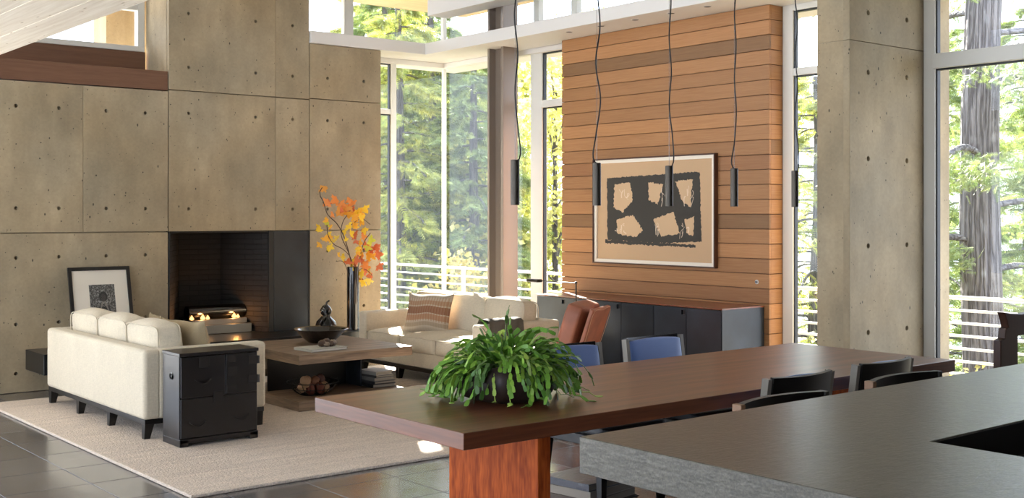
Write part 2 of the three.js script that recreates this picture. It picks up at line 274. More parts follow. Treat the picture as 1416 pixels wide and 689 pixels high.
// soffit, fascia and the beam over it
{
  const t = thing('trim_2', 'white flat soffit with a straight fascia over the corner windows', 'soffit', [0, 0, 0], 0, null, 'structure');
  part('soffit_panel', rbox(5.675, 7.04, YS, YF, ZG - 0.02, -10.05, 0.003), M.white, t);
  part('soffit_panel', rbox(7.04, XG + 0.02, YS, YF, -10.58, 2.9, 0.003), M.white, t);
  part('head_strip', rbox(6.51, XG - 0.05, YS - 0.055, YS - 0.001, ZG - 0.02, ZG + 0.055, 0.004), M.white, t); part('head_strip', rbox(XG - 0.055, XG + 0.02, YS - 0.055, YS - 0.001, ZG + 0.055, -8.39, 0.004), M.white, t);
  const o = thing('trim_3', 'white eave soffit outside the corner windows', 'eave', [0, 0, 0], 0, null, 'structure');
  part('eave_panel', rbox(6.3, XG + 0.62, YS + 0.01, YF, ZG - 0.66, ZG - 0.025, 0.004), M.white, o); part('eave_panel', rbox(XG + 0.025, XG + 0.62, YS + 0.01, YF, ZG - 0.02, 2.9, 0.004), M.white, o);
  const b = thing('trim_4', 'cream beam under the high ceiling above the soffit', 'beam', [0, 0, 0], 0, null, 'structure');
  part('beam_face', rbox(7.04, 7.30, 3.59, TOP, -10.01, 2.9, 0.004), M.white, b);
  const r = thing('trim_5', 'tan plywood roof overhang outside the clerestory windows', 'eave', [0, 0, 0], 0, null, 'structure');
  const ply = std({ map: paleMap, color: new THREE.Color(0.80, 0.66, 0.48), roughness: 0.7 });
  part('overhang', uvm(box(-1.7, XG + 1.7, 4.15, 4.3, ZG - 1.9, ZG - 0.03)), ply, r); part('overhang', uvm(box(XG + 0.05, XG + 1.7, 4.15, 4.3, ZG - 0.03, 3)), ply, r);
}

// windows: frames and panes
function win(name, label) { return thing(name, label, 'window', [0, 0, 0], 0, null, 'structure'); }
const FT = 0.05;
function zFrame(w, x0, x1, y0, y1, m = M.frame) { part('window_frame', rbox(x0, x1, y0, y1, ZG - FT, ZG + 0.02, 0.004), m, w); }
function xFrame(w, z0, z1, y0, y1, m = M.frame) { part('window_frame', rbox(XG - 0.02, XG + FT, y0, y1, z0, z1, 0.004), m, w); }
function zPane(w, x0, x1, y0, y1) { part('pane', box(x0, x1, y0, y1, ZG - 0.02, ZG - 0.012), M.glass, w); for (const [a, b] of [[x0, x0 + 0.012], [x1 - 0.012, x1]]) part('gasket', box(a, b, y0, y1, ZG - 0.035, ZG + 0.004), M.frameDark, w); part('gasket', box(x0, x1, y1 - 0.012, y1, ZG - 0.035, ZG + 0.004), M.frameDark, w); }
function xPane(w, z0, z1, y0, y1, dark = true) { part('pane', box(XG + 0.012, XG + 0.02, y0, y1, z0, z1), M.glass, w); if (!dark) return; for (const [a, b] of [[z0, z0 + 0.012], [z1 - 0.012, z1]]) part('gasket', box(XG - 0.004, XG + 0.035, y0, y1, a, b), M.frameDark, w); part('gasket', box(XG - 0.004, XG + 0.035, y1 - 0.012, y1, z0, z1), M.frameDark, w); }
{
  const w = win('window_2', 'tall corner window with frameless glass corner beside the concrete wall'), hd = YS - 0.055;
  zFrame(w, 6.508, 6.53, 0, hd); zFrame(w, 6.935, 7.005, 0, hd); zFrame(w, 6.53, 6.935, 2.58, 2.637); zFrame(w, 6.53, 6.935, 0, 0.09); zFrame(w, 7.005, 7.64, 0, 0.09);
  zPane(w, 6.53, 6.935, 0.09, 2.58); zPane(w, 6.53, 6.935, 2.637, hd); part('pane', box(7.005, 7.65, 0.09, hd, ZG - 0.02, ZG - 0.012), M.glass, w);
  part('corner_post', rbox(7.645, 7.685, 0, hd, ZG - 0.03, ZG + 0.01, 0.004), M.frame, w);
  part('pane', box(XG + 0.012, XG + 0.02, 0.09, hd, ZG + 0.01, -9.045), M.glass, w); xFrame(w, ZG + 0.01, -9.045, 0, 0.09);
  xFrame(w, -9.045, -8.87, 0, hd); xFrame(w, -8.87, -8.39, 2.575, 2.65); xFrame(w, -8.87, -8.39, 0, 0.09); xPane(w, -8.87, -8.39, 0.09, 2.575); xPane(w, -8.87, -8.39, 2.65, hd);
}
{
  const w = win('window_3', 'narrow tall window between the cedar wall and the concrete pier');
  xFrame(w, -5.875, -5.775, 0, YS); xFrame(w, -5.775, -4.89, 2.61, 2.67); xFrame(w, -5.775, -4.89, YS - 0.05, YS); xFrame(w, -5.775, -4.89, 0, 0.09); xPane(w, -5.775, -4.89, 0.09, 2.61); xPane(w, -5.775, -4.89, 2.67, YS - 0.05);
}
{
  const w = win('window_4', 'large window with a heavy transom beside the concrete pier');
  xFrame(w, -4.615, -4.525, 0, YS); part('window_frame', rbox(XG - 0.05, XG + FT, 2.545, 2.65, -4.525, -2.6, 0.004), M.frame, w); xFrame(w, -4.525, -2.6, YS - 0.05, YS); xFrame(w, -4.525, -2.6, 0, 0.09);
  xFrame(w, -2.69, -2.6, 0, YS);
  xPane(w, -4.525, -2.69, 0.09, 2.545); xPane(w, -4.525, -2.69, 2.65, YS - 0.05);
}
{
  const k = thing('wall_kitchen', 'plain kitchen side wall past the large window', 'wall', [0, 0, 0], 0, null, 'structure');
  part('wall_panel', box(XG - 0.02, XG + 0.1, 0, YS, -2.6, 3.2), std({ color: 0x6a5c50, roughness: 0.7 }), k); part('wall_panel', box(XG - 0.02, XG + 0.1, YF, TOP, -4.0, 3.2), M.white, k); part('wall_panel', box(2.25, 2.33, 2.72, TOP, -4.0, 3.2), M.white, k);
}
{
  const w = win('window_5', 'clerestory band of windows above the white soffit');
  zFrame(w, 5.675, XG, YF, YF + 0.035); zFrame(w, 6.35, 6.46, YF, TOP); zFrame(w, 5.675, XG, TOP - 0.08, TOP); xFrame(w, ZG, -4.0, YF, YF + 0.035); xFrame(w, ZG, -4.0, TOP - 0.08, TOP);
  part('corner_post', rbox(7.64, 7.685, YF, TOP, ZG - 0.04, ZG + 0.015, 0.004), M.frame, w);
  for (const z of [-9.0, -8.43, -7.3, -6.2, -5.1, -4.08]) xFrame(w, z, z + 0.08, YF, TOP);
  part('pane', box(5.675, 7.64, YF + 0.035, TOP - 0.08, ZG - 0.02, ZG - 0.012), M.glass, w); part('pane', box(XG + 0.012, XG + 0.02, YF + 0.035, TOP - 0.08, ZG, -4.0), M.glass, w);
}
{
  const w = win('window_7', 'floor to ceiling window beside the end of the concrete wall'), z0 = -10.36, z1 = -10.28, fr = (x0, x1, y0, y1) => part('window_frame', rbox(x0, x1, y0, y1, z0, z1, 0.004), M.frame, w);
  fr(-1.5, 1.9, 0, 0.08); fr(-1.5, 1.9, 2.53, 2.61); for (const x of [-1.5, 0.2, 1.83]) fr(x, x + 0.07, 0.08, 2.53); part('pane', box(-1.5, 1.9, 0.08, 2.53, -10.324, -10.316), M.glass, w);
}
// rest of the shell behind and beside the camera, mostly glazed
{
  const w = thing('wall_left', 'white wall with wide windows at the open side of the room', 'wall', [0, 0, 0], 0, null, 'structure');
  part('sill', box(-1.7, -1.5, 0, 0.12, ZG, 3.2), M.white, w); part('lintel', box(-1.7, -1.5, 2.45, 2.6, ZG, 3.2), M.white, w); for (const z of [-10.4, -7.2, -4.0, -0.8, 2.9]) part('post', box(-1.7, -1.5, 0.12, 2.45, z, z + 0.12), M.white, w);
  part('pane', box(-1.61, -1.60, 0.12, 2.45, ZG, 3.2), M.glass, w);
  const c = thing('window_6', 'unseen clerestory glazing added for light above the low wood ceiling', 'window', [0, 0, 0], 0, null, 'structure');  // unseen glazing, added to bring more sky light into the room
  for (const z of [-10.0, -7.5, -5.0, -4.08]) part('window_frame', box(2.25, 2.33, 2.72, TOP, z, z + 0.08), M.frame, c);
  part('pane', box(2.285, 2.293, 2.72, TOP, ZG, -4.0), M.glass, c);
  const b = thing('wall_front', 'plain kitchen wall behind the camera', 'wall', [0, 0, 0], 0, null, 'structure');
  part('wall_panel', box(-1.7, XG, 0, TOP, 3, 3.2), std({ color: 0x6a5c50, roughness: 0.7 }), b);
}

// concrete pier
{
  const p = thing('wall_pier', 'square concrete pier with tie holes beside the large window', 'pier', [0, 0, 0], 0, null, 'structure');
  const X0 = 6.747, ZN = -4.621, ZF = -4.885, holes = []; for (const x of [6.965, 7.445]) for (const y of [0.09, 0.675, 1.274, 1.877, 2.475, 2.887, 3.4]) holes.push([x, y]);
  part('core', uvm(box(X0 + 0.004, 8.01, 0, TOP, ZF, ZN - 0.05)), M.concrete, p);
  for (const [y0, y1] of [[0, 2.681], [2.681, TOP]]) { part('concrete_panel', uvm(holePlate(X0, 8.014, y0 + 0.002, y1 - 0.002, holes, 0.05, 0.017).translate(0, 0, ZN - 0.05), false, 0.7, 0.3), M.concrete, p); part('concrete_panel', uvm(rbox(X0, X0 + 0.02, y0 + 0.002, y1 - 0.002, ZF, ZN - 0.0505, 0.002), false, 0.2, 1.1), M.concrete, p); }
}
// steel column
{
  const c = thing('steel_column', 'brown painted steel wide-flange column in the corner window', 'column', [7.39, 0, -9.18]);
  part('flange', rbox(-0.095, 0.095, 0, TOP, 0.09, 0.13, 0.004), M.column, c); part('flange', rbox(-0.095, 0.095, 0, TOP, -0.13, -0.10, 0.004), M.column, c); part('web', rbox(-0.012, 0.012, 0, TOP, -0.10, 0.09, 0.002), M.column, c);
}
// recessed downlights in the soffit, unlit
for (const z of [-7.945, -7.52, -7.09, -6.67, -6.27]) {
  const d = thing('recessed_downlight', 'small round recessed downlight in the white soffit above the cedar wall', 'downlight', [7.187, YS, z], 0, 'downlights in the soffit');
  part('trim_ring', new THREE.TorusGeometry(0.032, 0.004, 8, 24).rotateX(Math.PI / 2), M.white, d); part('lens', cyl(0.03, 0.03, 0.004, 24).translate(0, -0.001, 0), M.frameDark, d);
}

// ---------------------------------------------------------------- soft goods
// a block cushion with crowned faces
function cushionGeo(w, h, d, r = 0.04, crown = 0.03, seg = 10) {
  const g = new THREE.BoxGeometry(w, h, d, seg, 6, seg), p = g.attributes.position, v = V(0, 0, 0), q = V(0, 0, 0);
  for (let i = 0; i < p.count; i++) {
    v.fromBufferAttribute(p, i); const a = v.x / (w / 2), b = v.y / (h / 2), c = v.z / (d / 2);
    q.set(THREE.MathUtils.clamp(v.x, -w / 2 + r, w / 2 - r), THREE.MathUtils.clamp(v.y, -h / 2 + r, h / 2 - r), THREE.MathUtils.clamp(v.z, -d / 2 + r, d / 2 - r));
    v.sub(q); if (v.length() > 1e-6) v.setLength(r); v.add(q);
    v.y += crown * Math.sign(b) * Math.abs(b) * (1 - a * a) * (1 - c * c); v.x += crown * 0.5 * a * (1 - b * b) * (1 - c * c); v.z += crown * 0.5 * c * (1 - b * b) * (1 - a * a);
    p.setXYZ(i, v.x, v.y, v.z);
  }
  let m = mergeVertices((g.deleteAttribute('uv'), g.deleteAttribute('normal'), g)); m.computeVertexNormals(); return uvKeep(m);
}
// planar uv in metres that keeps smooth normals
function uvKeep(g) { const p = g.attributes.position, n = g.attributes.normal, uv = new Float32Array(p.count * 2); for (let i = 0; i < p.count; i++) { const x = Math.abs(n.getX(i)), y = Math.abs(n.getY(i)), z = Math.abs(n.getZ(i)); const a = x >= y && x >= z ? [p.getZ(i), p.getY(i)] : y >= z ? [p.getX(i), p.getZ(i)] : [p.getX(i), p.getY(i)]; uv[2 * i] = a[0]; uv[2 * i + 1] = a[1]; } g.setAttribute('uv', new THREE.BufferAttribute(uv, 2)); return g; }
// soft knife-edge pillow lying in the xy plane, full in the middle, corners drawn out
function pillowGeo(w, h, t, seg = 22) {
  const make = (s) => { const g = new THREE.PlaneGeometry(w, h, seg, seg), p = g.attributes.position; for (let i = 0; i < p.count; i++) { const a = p.getX(i) / (w / 2), b = p.getY(i) / (h / 2); const e = Math.pow(Math.max(0, (1 - a * a) * (1 - b * b)), 0.42); p.setXYZ(i, p.getX(i) * (1 - 0.07 * (1 - b * b)), p.getY(i) * (1 - 0.09 * (1 - a * a)) + 0.006 * Math.sin(a * 5 + 1), s * (t / 2) * e + 0.006 * Math.sin(a * 7) * Math.cos(b * 5) * e); } if (s < 0) { const ix = g.index.array; for (let i = 0; i < ix.length; i += 3) { const q = ix[i]; ix[i] = ix[i + 1]; ix[i + 1] = q; } } g.computeVertexNormals(); return g; };
  return merge([make(1), make(-1)]);
}
function makeSofa(label, pos, turn, L, D, H) {       // back along local x = 0, facing +x, length along z centred
  const s = thing('sofa', label, 'sofa', pos, turn), hl = L / 2, a = 0.125, y0 = 0.125, seatTop = 0.40;
  part('back', uvKeep(mv(new RoundedBoxGeometry(a, H - y0, L - 0.004, 4, 0.03).translate(a / 2, (H + y0) / 2, 0))), M.linen, s);
  for (const k of [-1, 1]) part('arm', uvKeep(mv(new RoundedBoxGeometry(D - a + 0.03, H - y0, a, 4, 0.03).translate((D + a - 0.03) / 2, (H + y0) / 2, k * (hl - a / 2)))), M.linen, s);
  part('base', uvKeep(mv(new RoundedBoxGeometry(D - a - 0.03, 0.14, L - 2 * a + 0.01, 2, 0.015).translate((D + a - 0.03) / 2 + 0.0, y0 + 0.07, 0))), M.linen, s);
  part('plinth', rbox(0.012, D - 0.012, y0 - 0.03, y0 + 0.004, -hl + 0.012, hl - 0.012, 0.004), M.blackWood, s);
  for (const x of [0.045, D - 0.05]) for (let k = 0; k < 4; k++) part('leg', taperLeg(x, 0, y0 - 0.028, -hl + 0.045 + k * (L - 0.09) / 3, 0.062, 0.04, x < 0.2 ? -0.012 : 0.012, 0), M.blackWood, s);
  const n = 3, wz = (L - 2 * a) / n;
  for (let k = 0; k < n; k++) {
    const z = -hl + a + wz * (k + 0.5), c = part('seat_cushion', cushionGeo(D - a - 0.02, 0.15, wz - 0.006, 0.03, 0.035).translate((D + a) / 2 + 0.0, seatTop - 0.075, z), M.linen, s);
    const hx = (D - a - 0.02) / 2, hz = wz / 2 - 0.008, cx = (D + a) / 2, py = seatTop - 0.012;
    part('piping', tube([[cx - hx, py, z - hz], [cx, py + 0.008, z - hz], [cx + hx - 0.01, py, z - hz], [cx + hx, py + 0.004, z], [cx + hx - 0.01, py, z + hz], [cx, py + 0.008, z + hz], [cx - hx, py, z + hz]], 0.005, 40, 6), M.linen, c);
    const bc = part('back_cushion', cushionGeo(0.19, 0.36, wz - 0.008, 0.04, 0.035).rotateZ(0.14).translate(a + 0.125, 0.54 + (k === 1 ? 0.004 : 0), z), M.linen, s);
    const ex = Math.sin(0.14) * 0.18, X0 = a + 0.125 - ex - 0.078, Y0 = 0.54 + 0.172 - 0.005, X1 = X0 + 0.155, Y1 = Y0 + 0.016;
    for (const [px, py2] of [[X0, Y0], [X1, Y1]]) part('piping', tube([[px, py2 - 0.22, z - hz - 0.002], [px, py2 - 0.02, z - hz - 0.002], [px, py2, z - hz + 0.03], [px, py2 + 0.006, z], [px, py2, z + hz - 0.03], [px, py2 - 0.02, z + hz + 0.002], [px, py2 - 0.22, z + hz + 0.002]], 0.0045, 40, 6), M.linen, bc);
  }
  return s;
}
function mv(g) { g.deleteAttribute('uv'); const n = g.attributes.normal; return n ? g : mergeVertices(g); }
makeSofa('cream linen sofa seen from behind with the black chest at its end', [2.91, 0.02, -8.325], 0, 1.97, 0.88, 0.585);
makeSofa('cream linen sofa in front of the corner window with a plaid pillow', [6.635, 0.02, -8.385], Math.PI, 1.88, 0.875, 0.565);

// pillows and throw
{
  const p = single('throw_pillow', pillowGeo(0.46, 0.42, 0.15).rotateY(Math.PI / 2), M.linenTan, 'tan throw pillow leaning at the arm end of the cream sofa by the chest', 'pillow', [3.36, 0.02 + 0.545, -7.66], 0.25); p.rotation.z = 0.25;
  const q = single('throw_pillow', pillowGeo(0.42, 0.40, 0.14).rotateY(Math.PI / 2), M.linenTan, 'beige throw pillow barely showing above the sofa back by the picture frame', 'pillow', [3.40, 0.02 + 0.545, -8.25], -0.2); q.rotation.z = 0.2;
  const plaid = document.createElement('canvas'); plaid.width = 512; plaid.height = 512; const c = plaid.getContext('2d');
  c.fillStyle = '#b3a48f'; c.fillRect(0, 0, 512, 512);
  for (const [y, h, col] of [[0, 70, '#a89a86'], [110, 60, '#a07f63'], [190, 95, '#835a42'], [300, 70, '#a27a5d'], [400, 50, '#9c8a74']]) { c.fillStyle = col; c.fillRect(0, y, 512, h); }
  for (let x = 0; x < 512; x += 30) { c.fillStyle = 'rgba(150,112,84,0.45)'; c.fillRect(x, 60, 13, 330); c.fillStyle = 'rgba(200,188,168,0.25)'; c.fillRect(x + 15, 0, 5, 512); }
  for (let i = 0; i < 9000; i++) { c.fillStyle = `rgba(${rnd() < 0.5 ? 60 : 225},${rnd() < 0.5 ? 50 : 205},${rnd() < 0.5 ? 40 : 180},0.10)`; c.fillRect(rnd() * 512, rnd() * 512, 3, 1); }
  const t = new THREE.CanvasTexture(plaid); t.colorSpace = THREE.SRGBColorSpace;
  const pl = single('throw_pillow', pillowGeo(0.46, 0.38, 0.16).rotateY(-Math.PI / 2), std({ map: t, roughness: 0.95 }), 'brown and grey plaid throw pillow on the sofa in front of the window', 'pillow', [6.06, 0.02 + 0.575, -8.60], 0.5); pl.rotation.z = -0.35; pl.rotation.order = 'YXZ';
  // throw draped over the arm
  const prof = [[-0.155, 0.30], [-0.150, 0.44], [-0.146, 0.55], [-0.128, 0.592], [-0.07, 0.600], [-0.01, 0.597], [0.016, 0.58], [0.022, 0.50], [0.026, 0.40], [0.03, 0.26]], W = 0.36, N = 14, pos = [], idx = [];
  for (let k = 0; k <= N; k++) for (let i = 0; i < prof.length; i++) { const hang = i > 5 ? 1 : 0.2; pos.push(-W / 2 + W * k / N, prof[i][1] + 0.004 * Math.sin(k * 1.7 + i), prof[i][0] + hang * 0.008 * Math.sin(k * 1.1 + i * 0.5) + (i > 5 ? 0.006 : 0)); }
  const n = prof.length; for (let k = 0; k < N; k++) for (let i = 0; i < n - 1; i++) { const a = k * n + i, b = a + 1, d = a + n, e = d + 1; idx.push(a, b, d, b, e, d); }
  const mk = (off) => { const g = new THREE.BufferGeometry(); g.setAttribute('position', new THREE.BufferAttribute(new Float32Array(pos.map((x, i) => x + (i % 3 === 1 ? off : i % 3 === 2 ? off * 0.8 : 0))), 3)); g.setIndex(idx); g.computeVertexNormals(); return uvKeep(g); };
  single('throw_blanket', [mk(0), mk(0.006)], M.throwGrey, 'dark grey throw blanket folded over the sofa arm behind the plant', 'blanket', [6.03, 0.022, -7.46]);
}

// rug
single('area_rug', uvm(rbox(2.53, 6.62, 0.001, 0.02, -9.56, -5.745, 0.006, 2)), M.rug, 'large beige woven rug under the sofas and coffee table', 'rug');

// ---------------------------------------------------------------- chest
{
  const lac = phy({ color: 0x0c0706, roughness: 0.36, clearcoat: 0.25, clearcoatRoughness: 0.3 }), iron = std({ color: 0x2a2623, roughness: 0.45, metalness: 0.5 });
  const c = thing('wooden_chest', 'small black lacquered chest of drawers with iron fittings at the sofa end', 'chest', [3.258, 0.02, -7.085]);
  const w = 0.27, d = 0.135, H = 0.59;
  part('carcass', uvm(rbox(-w, w, 0.045, H, -d, d - 0.012, 0.006)), lac, c); part('top', rbox(-w - 0.004, w + 0.004, H - 0.018, H + 0.004, -d - 0.003, d + 0.002, 0.004), lac, c);
  for (const [a, b] of [[-w, -w + 0.06], [w - 0.06, w]]) part('foot', rbox(a, b, 0, 0.046, -d, d, 0.004), lac, c); part('plinth_rail', rbox(-w, w, 0.02, 0.05, d - 0.02, d, 0.004), lac, c);
  const drawer = (x0, x1, y0, y1) => part('drawer', uvm(rbox(x0, x1, y0, y1, d - 0.014, d, 0.004)), lac, c);
  const d1 = drawer(-w + 0.008, 0.035, 0.31, H - 0.022), d2 = part('door', uvm(rbox(0.041, w - 0.008, 0.31, H - 0.022, d - 0.014, d, 0.004)), lac, c), d3 = drawer(-w + 0.008, w - 0.008, 0.055, 0.303);
  const bail = (x, y, parent) => { part('handle', tube([[x - 0.055, y, d + 0.004], [x - 0.045, y - 0.008, d + 0.014], [x - 0.02, y - 0.024, d + 0.02], [x + 0.015, y - 0.026, d + 0.02], [x + 0.045, y - 0.006, d + 0.014], [x + 0.055, y, d + 0.004]], 0.004, 24, 6), iron, parent); };
  bail(-0.12, 0.42, d1); bail(-0.155, 0.155, d3); bail(0.145, 0.165, d3);
  const plate = (x0, x1, y0, y1, par) => part('metal_plate', rbox(x0, x1, y0, y1, d - 0.001, d + 0.004, 0.0015), iron, par);
  plate(-0.14, -0.075, 0.495, 0.56, d1); plate(-0.045, 0.02, 0.26, 0.335, d3); plate(0.05, 0.115, 0.42, 0.485, d2); plate(0.05, 0.11, 0.515, 0.56, d2); plate(0.05, 0.11, 0.32, 0.365, d2); for (const y of [0.49, 0.365]) { plate(0.2, 0.265, y, y + 0.055, d2); part('hinge', cyl(0.007, 0.007, 0.05, 10).translate(w + 0.003, y + 0.027, d), iron, c); }
  part('side_handle', new THREE.TorusGeometry(0.017, 0.004, 8, 20, Math.PI * 1.6).rotateZ(Math.PI * 0.7).rotateY(Math.PI / 2).translate(-w - 0.006, 0.44, 0.01), iron, c); part('handle_plate', cyl(0.024, 0.024, 0.004, 20).rotateZ(Math.PI / 2).translate(-w - 0.001, 0.44, 0.01), M.silver, c);
}

// ---------------------------------------------------------------- coffee table and what is on it
{
  const t = thing('coffee_table', 'low coffee table of two thick grey-brown wood slabs with black steel plates', 'coffee table', [4.73, 0.02, -8.2]);
  const x = 0.51, z = 0.54;
  part('tabletop', uvm(rbox(-x, x, 0.348, 0.42, -z, z, 0.004)), M.oak, t); part('lower_shelf', uvm(rbox(-x, x, 0, 0.075, -z, z, 0.004), false, 0.4, 0.3), M.oak, t);
  part('steel_plate', rbox(-x + 0.06, x - 0.1, 0.0755, 0.3475, -0.08, -0.068, 0.002), M.black, t); part('steel_plate', rbox(0.262, 0.274, 0.0755, 0.3475, -0.067, 0.16, 0.002), M.blackSteel, t); part('steel_plate', rbox(-0.2, -0.188, 0.0755, 0.3475, -0.4, -0.081, 0.002), M.black, t);
}
const YT = 0.44;
single('wide_bowl', lathe([[0, 0.004], [0.07, 0.004], [0.075, 0], [0.1, 0.006], [0.15, 0.045], [0.2, 0.098], [0.228, 0.112], [0.226, 0.119], [0.198, 0.108], [0.145, 0.058], [0.09, 0.02], [0, 0.014]], 56), M.blackGloss, 'wide black glazed bowl with a flat rim on the coffee table', 'bowl', [4.79, YT, -8.33]);
{
  const g = thing('gourd_figure', 'small black gourd-shaped figure behind the bowl on the coffee table', 'sculpture', [5.02, YT, -8.64]);
  part('body', lathe([[0, 0], [0.05, 0.004], [0.085, 0.04], [0.095, 0.09], [0.08, 0.14], [0.045, 0.175], [0.035, 0.19], [0.047, 0.21], [0.05, 0.235], [0.035, 0.265], [0.014, 0.282], [0, 0.285]], 36), M.blackGloss, g);
  part('stem', tube([[0, 0.27, 0], [0.008, 0.30, 0], [0.03, 0.315, 0.004]], 0.008, 12, 8), M.blackGloss, g); part('curl', tube([[-0.085, 0.10, 0.04], [-0.07, 0.16, 0.06], [-0.03, 0.2, 0.05], [-0.05, 0.235, 0.03]], 0.011, 20, 8), M.blackGloss, g);
}
function makeBook(label, pos, turn, w, d, h, cover, group, pages = 0xd8d2c4) {
  const b = thing('book', label, 'book', pos, turn, group), cm = typeof cover === 'number' ? std({ color: cover, roughness: 0.55 }) : cover;
  part('cover', [rbox(-w / 2, w / 2, 0, 0.004, -d / 2, d / 2, 0.001), rbox(-w / 2, w / 2, h - 0.004, h, -d / 2, d / 2, 0.001), rbox(-w / 2, -w / 2 + 0.004, 0.003, h - 0.003, -d / 2, d / 2, 0.001)].map((g) => uvm(g)), cm, b);
  part('pages', box(-w / 2 + 0.004, w / 2 - 0.006, 0.004, h - 0.004, -d / 2 + 0.006, d / 2 - 0.006), std({ color: pages, roughness: 0.9 }), b); return b;
}
makeBook('thin pale book lying at the near edge of the coffee table', [4.545, YT, -7.90], 0.06, 0.33, 0.25, 0.022, 0xa9a79b, null, 0xe6e2d6);
{
  const b = thing('shell_cluster', 'knobbly brown shell ornament on the pale book', 'ornament', [4.60, YT + 0.022, -7.90]);
  const br = std({ color: 0x4f3a2c, roughness: 0.45 }), cr = std({ color: 0x8a7864, roughness: 0.5 });
  for (const [x, z, r, m] of [[-0.045, 0.005, 0.03, br], [0.0, -0.01, 0.034, br], [0.045, 0.008, 0.028, cr], [0.02, 0.028, 0.024, br], [-0.02, 0.03, 0.022, cr], [0.065, -0.02, 0.02, br]]) { const g = new THREE.SphereGeometry(r, 14, 10), p = g.attributes.position; for (let i = 0; i < p.count; i++) { const k = 1 + 0.16 * Math.sin(p.getX(i) * 240) * Math.cos(p.getZ(i) * 210 + p.getY(i) * 190); p.setXYZ(i, p.getX(i) * k * 1.2, p.getY(i) * k * 0.9, p.getZ(i) * k); } g.computeVertexNormals(); part('lobe', g.translate(x, r * 0.85, z), m, b); }
}
{
  const yb = 0.095, w = thing('wire_basket', 'open black wire basket holding dried pods on the lower shelf', 'basket', [4.49, yb, -7.93]);
  part('rim', new THREE.TorusGeometry(0.2, 0.0035, 8, 48).rotateX(Math.PI / 2).translate(0, 0.1, 0), M.black, w); part('ring', new THREE.TorusGeometry(0.1, 0.0035, 8, 36).rotateX(Math.PI / 2).translate(0, 0.0045, 0), M.black, w); part('ring', new THREE.TorusGeometry(0.16, 0.003, 8, 40).rotateX(Math.PI / 2).translate(0, 0.05, 0), M.black, w);
  for (let k = 0; k < 20; k++) { const a = k / 20 * 6.283, c = Math.cos(a), s = Math.sin(a); part('wire', tube([[0.02 * c, 0.004, 0.02 * s], [0.1 * c, 0.005, 0.1 * s], [0.16 * c, 0.05, 0.16 * s], [0.2 * c, 0.1, 0.2 * s], [0.222 * c, 0.112, 0.222 * s]], 0.0025, 14, 5), M.black, w); }
  const mats = [0x5e2a1c, 0x6e4630, 0x94765a, 0x3f1e17].map((c) => std({ color: c, roughness: 0.6 })), nm = ['reddish', 'brown', 'pale', 'dark'];
  [[-0.11, 0.055, 0.02, 2], [-0.05, 0.05, 0.05, 0], [0.03, 0.05, 0.06, 0], [0.09, 0.055, 0.03, 2], [0.0, 0.05, -0.06, 1], [-0.07, 0.055, -0.05, 3], [0.08, 0.055, -0.06, 1], [-0.06, 0.105, 0.0, 2], [0.01, 0.105, 0.01, 1], [0.07, 0.105, -0.01, 3], [-0.1, 0.11, 0.06, 2]].forEach(([x, y, z, m], i) => {
    const g = new THREE.SphereGeometry(0.036, 16, 12), p = g.attributes.position; for (let k = 0; k < p.count; k++) { const a = Math.atan2(p.getZ(k), p.getX(k)), f = 1 + 0.1 * Math.cos(a * 5); p.setXYZ(k, p.getX(k) * f, p.getY(k) * 1.35, p.getZ(k) * f); } g.computeVertexNormals();
    const o = single('dried_pod', g, mats[m], nm[m] + ' dried pod lying in the wire basket', 'pod', [4.49 + x, yb + y, -7.93 + z], 0, nm[m] + ' pods in the wire basket'); o.rotation.set(rr(-1.2, 1.2), rr(0, 6), rr(-1.2, 1.2));
  });
}
// books on the shelf of the coffee table
{
  const L = ['white spined book on top of the stack on the coffee table shelf', 'grey book second from the top on the coffee table shelf', 'light grey book in the middle of the stack on the coffee table shelf', 'charcoal book second from the bottom on the coffee table shelf', 'black book at the bottom of the stack on the coffee table shelf'];
  [[0xa8a69f, 0.24, 0.17, 0.03], [0x4b4a47, 0.25, 0.18, 0.02], [0x7d7b75, 0.26, 0.19, 0.025], [0x3c3d3f, 0.28, 0.2, 0.022], [0x232426, 0.3, 0.21, 0.028]].reverse().reduce((y, [c, w, d, h], i) => { makeBook(L[4 - i], [5.125 + (i % 2) * 0.008, y, -8.03], -0.05 + 0.04 * i, d, w, h, c, 'books on the coffee table shelf', 0x8d887d); return y + h; }, 0.0955);
}

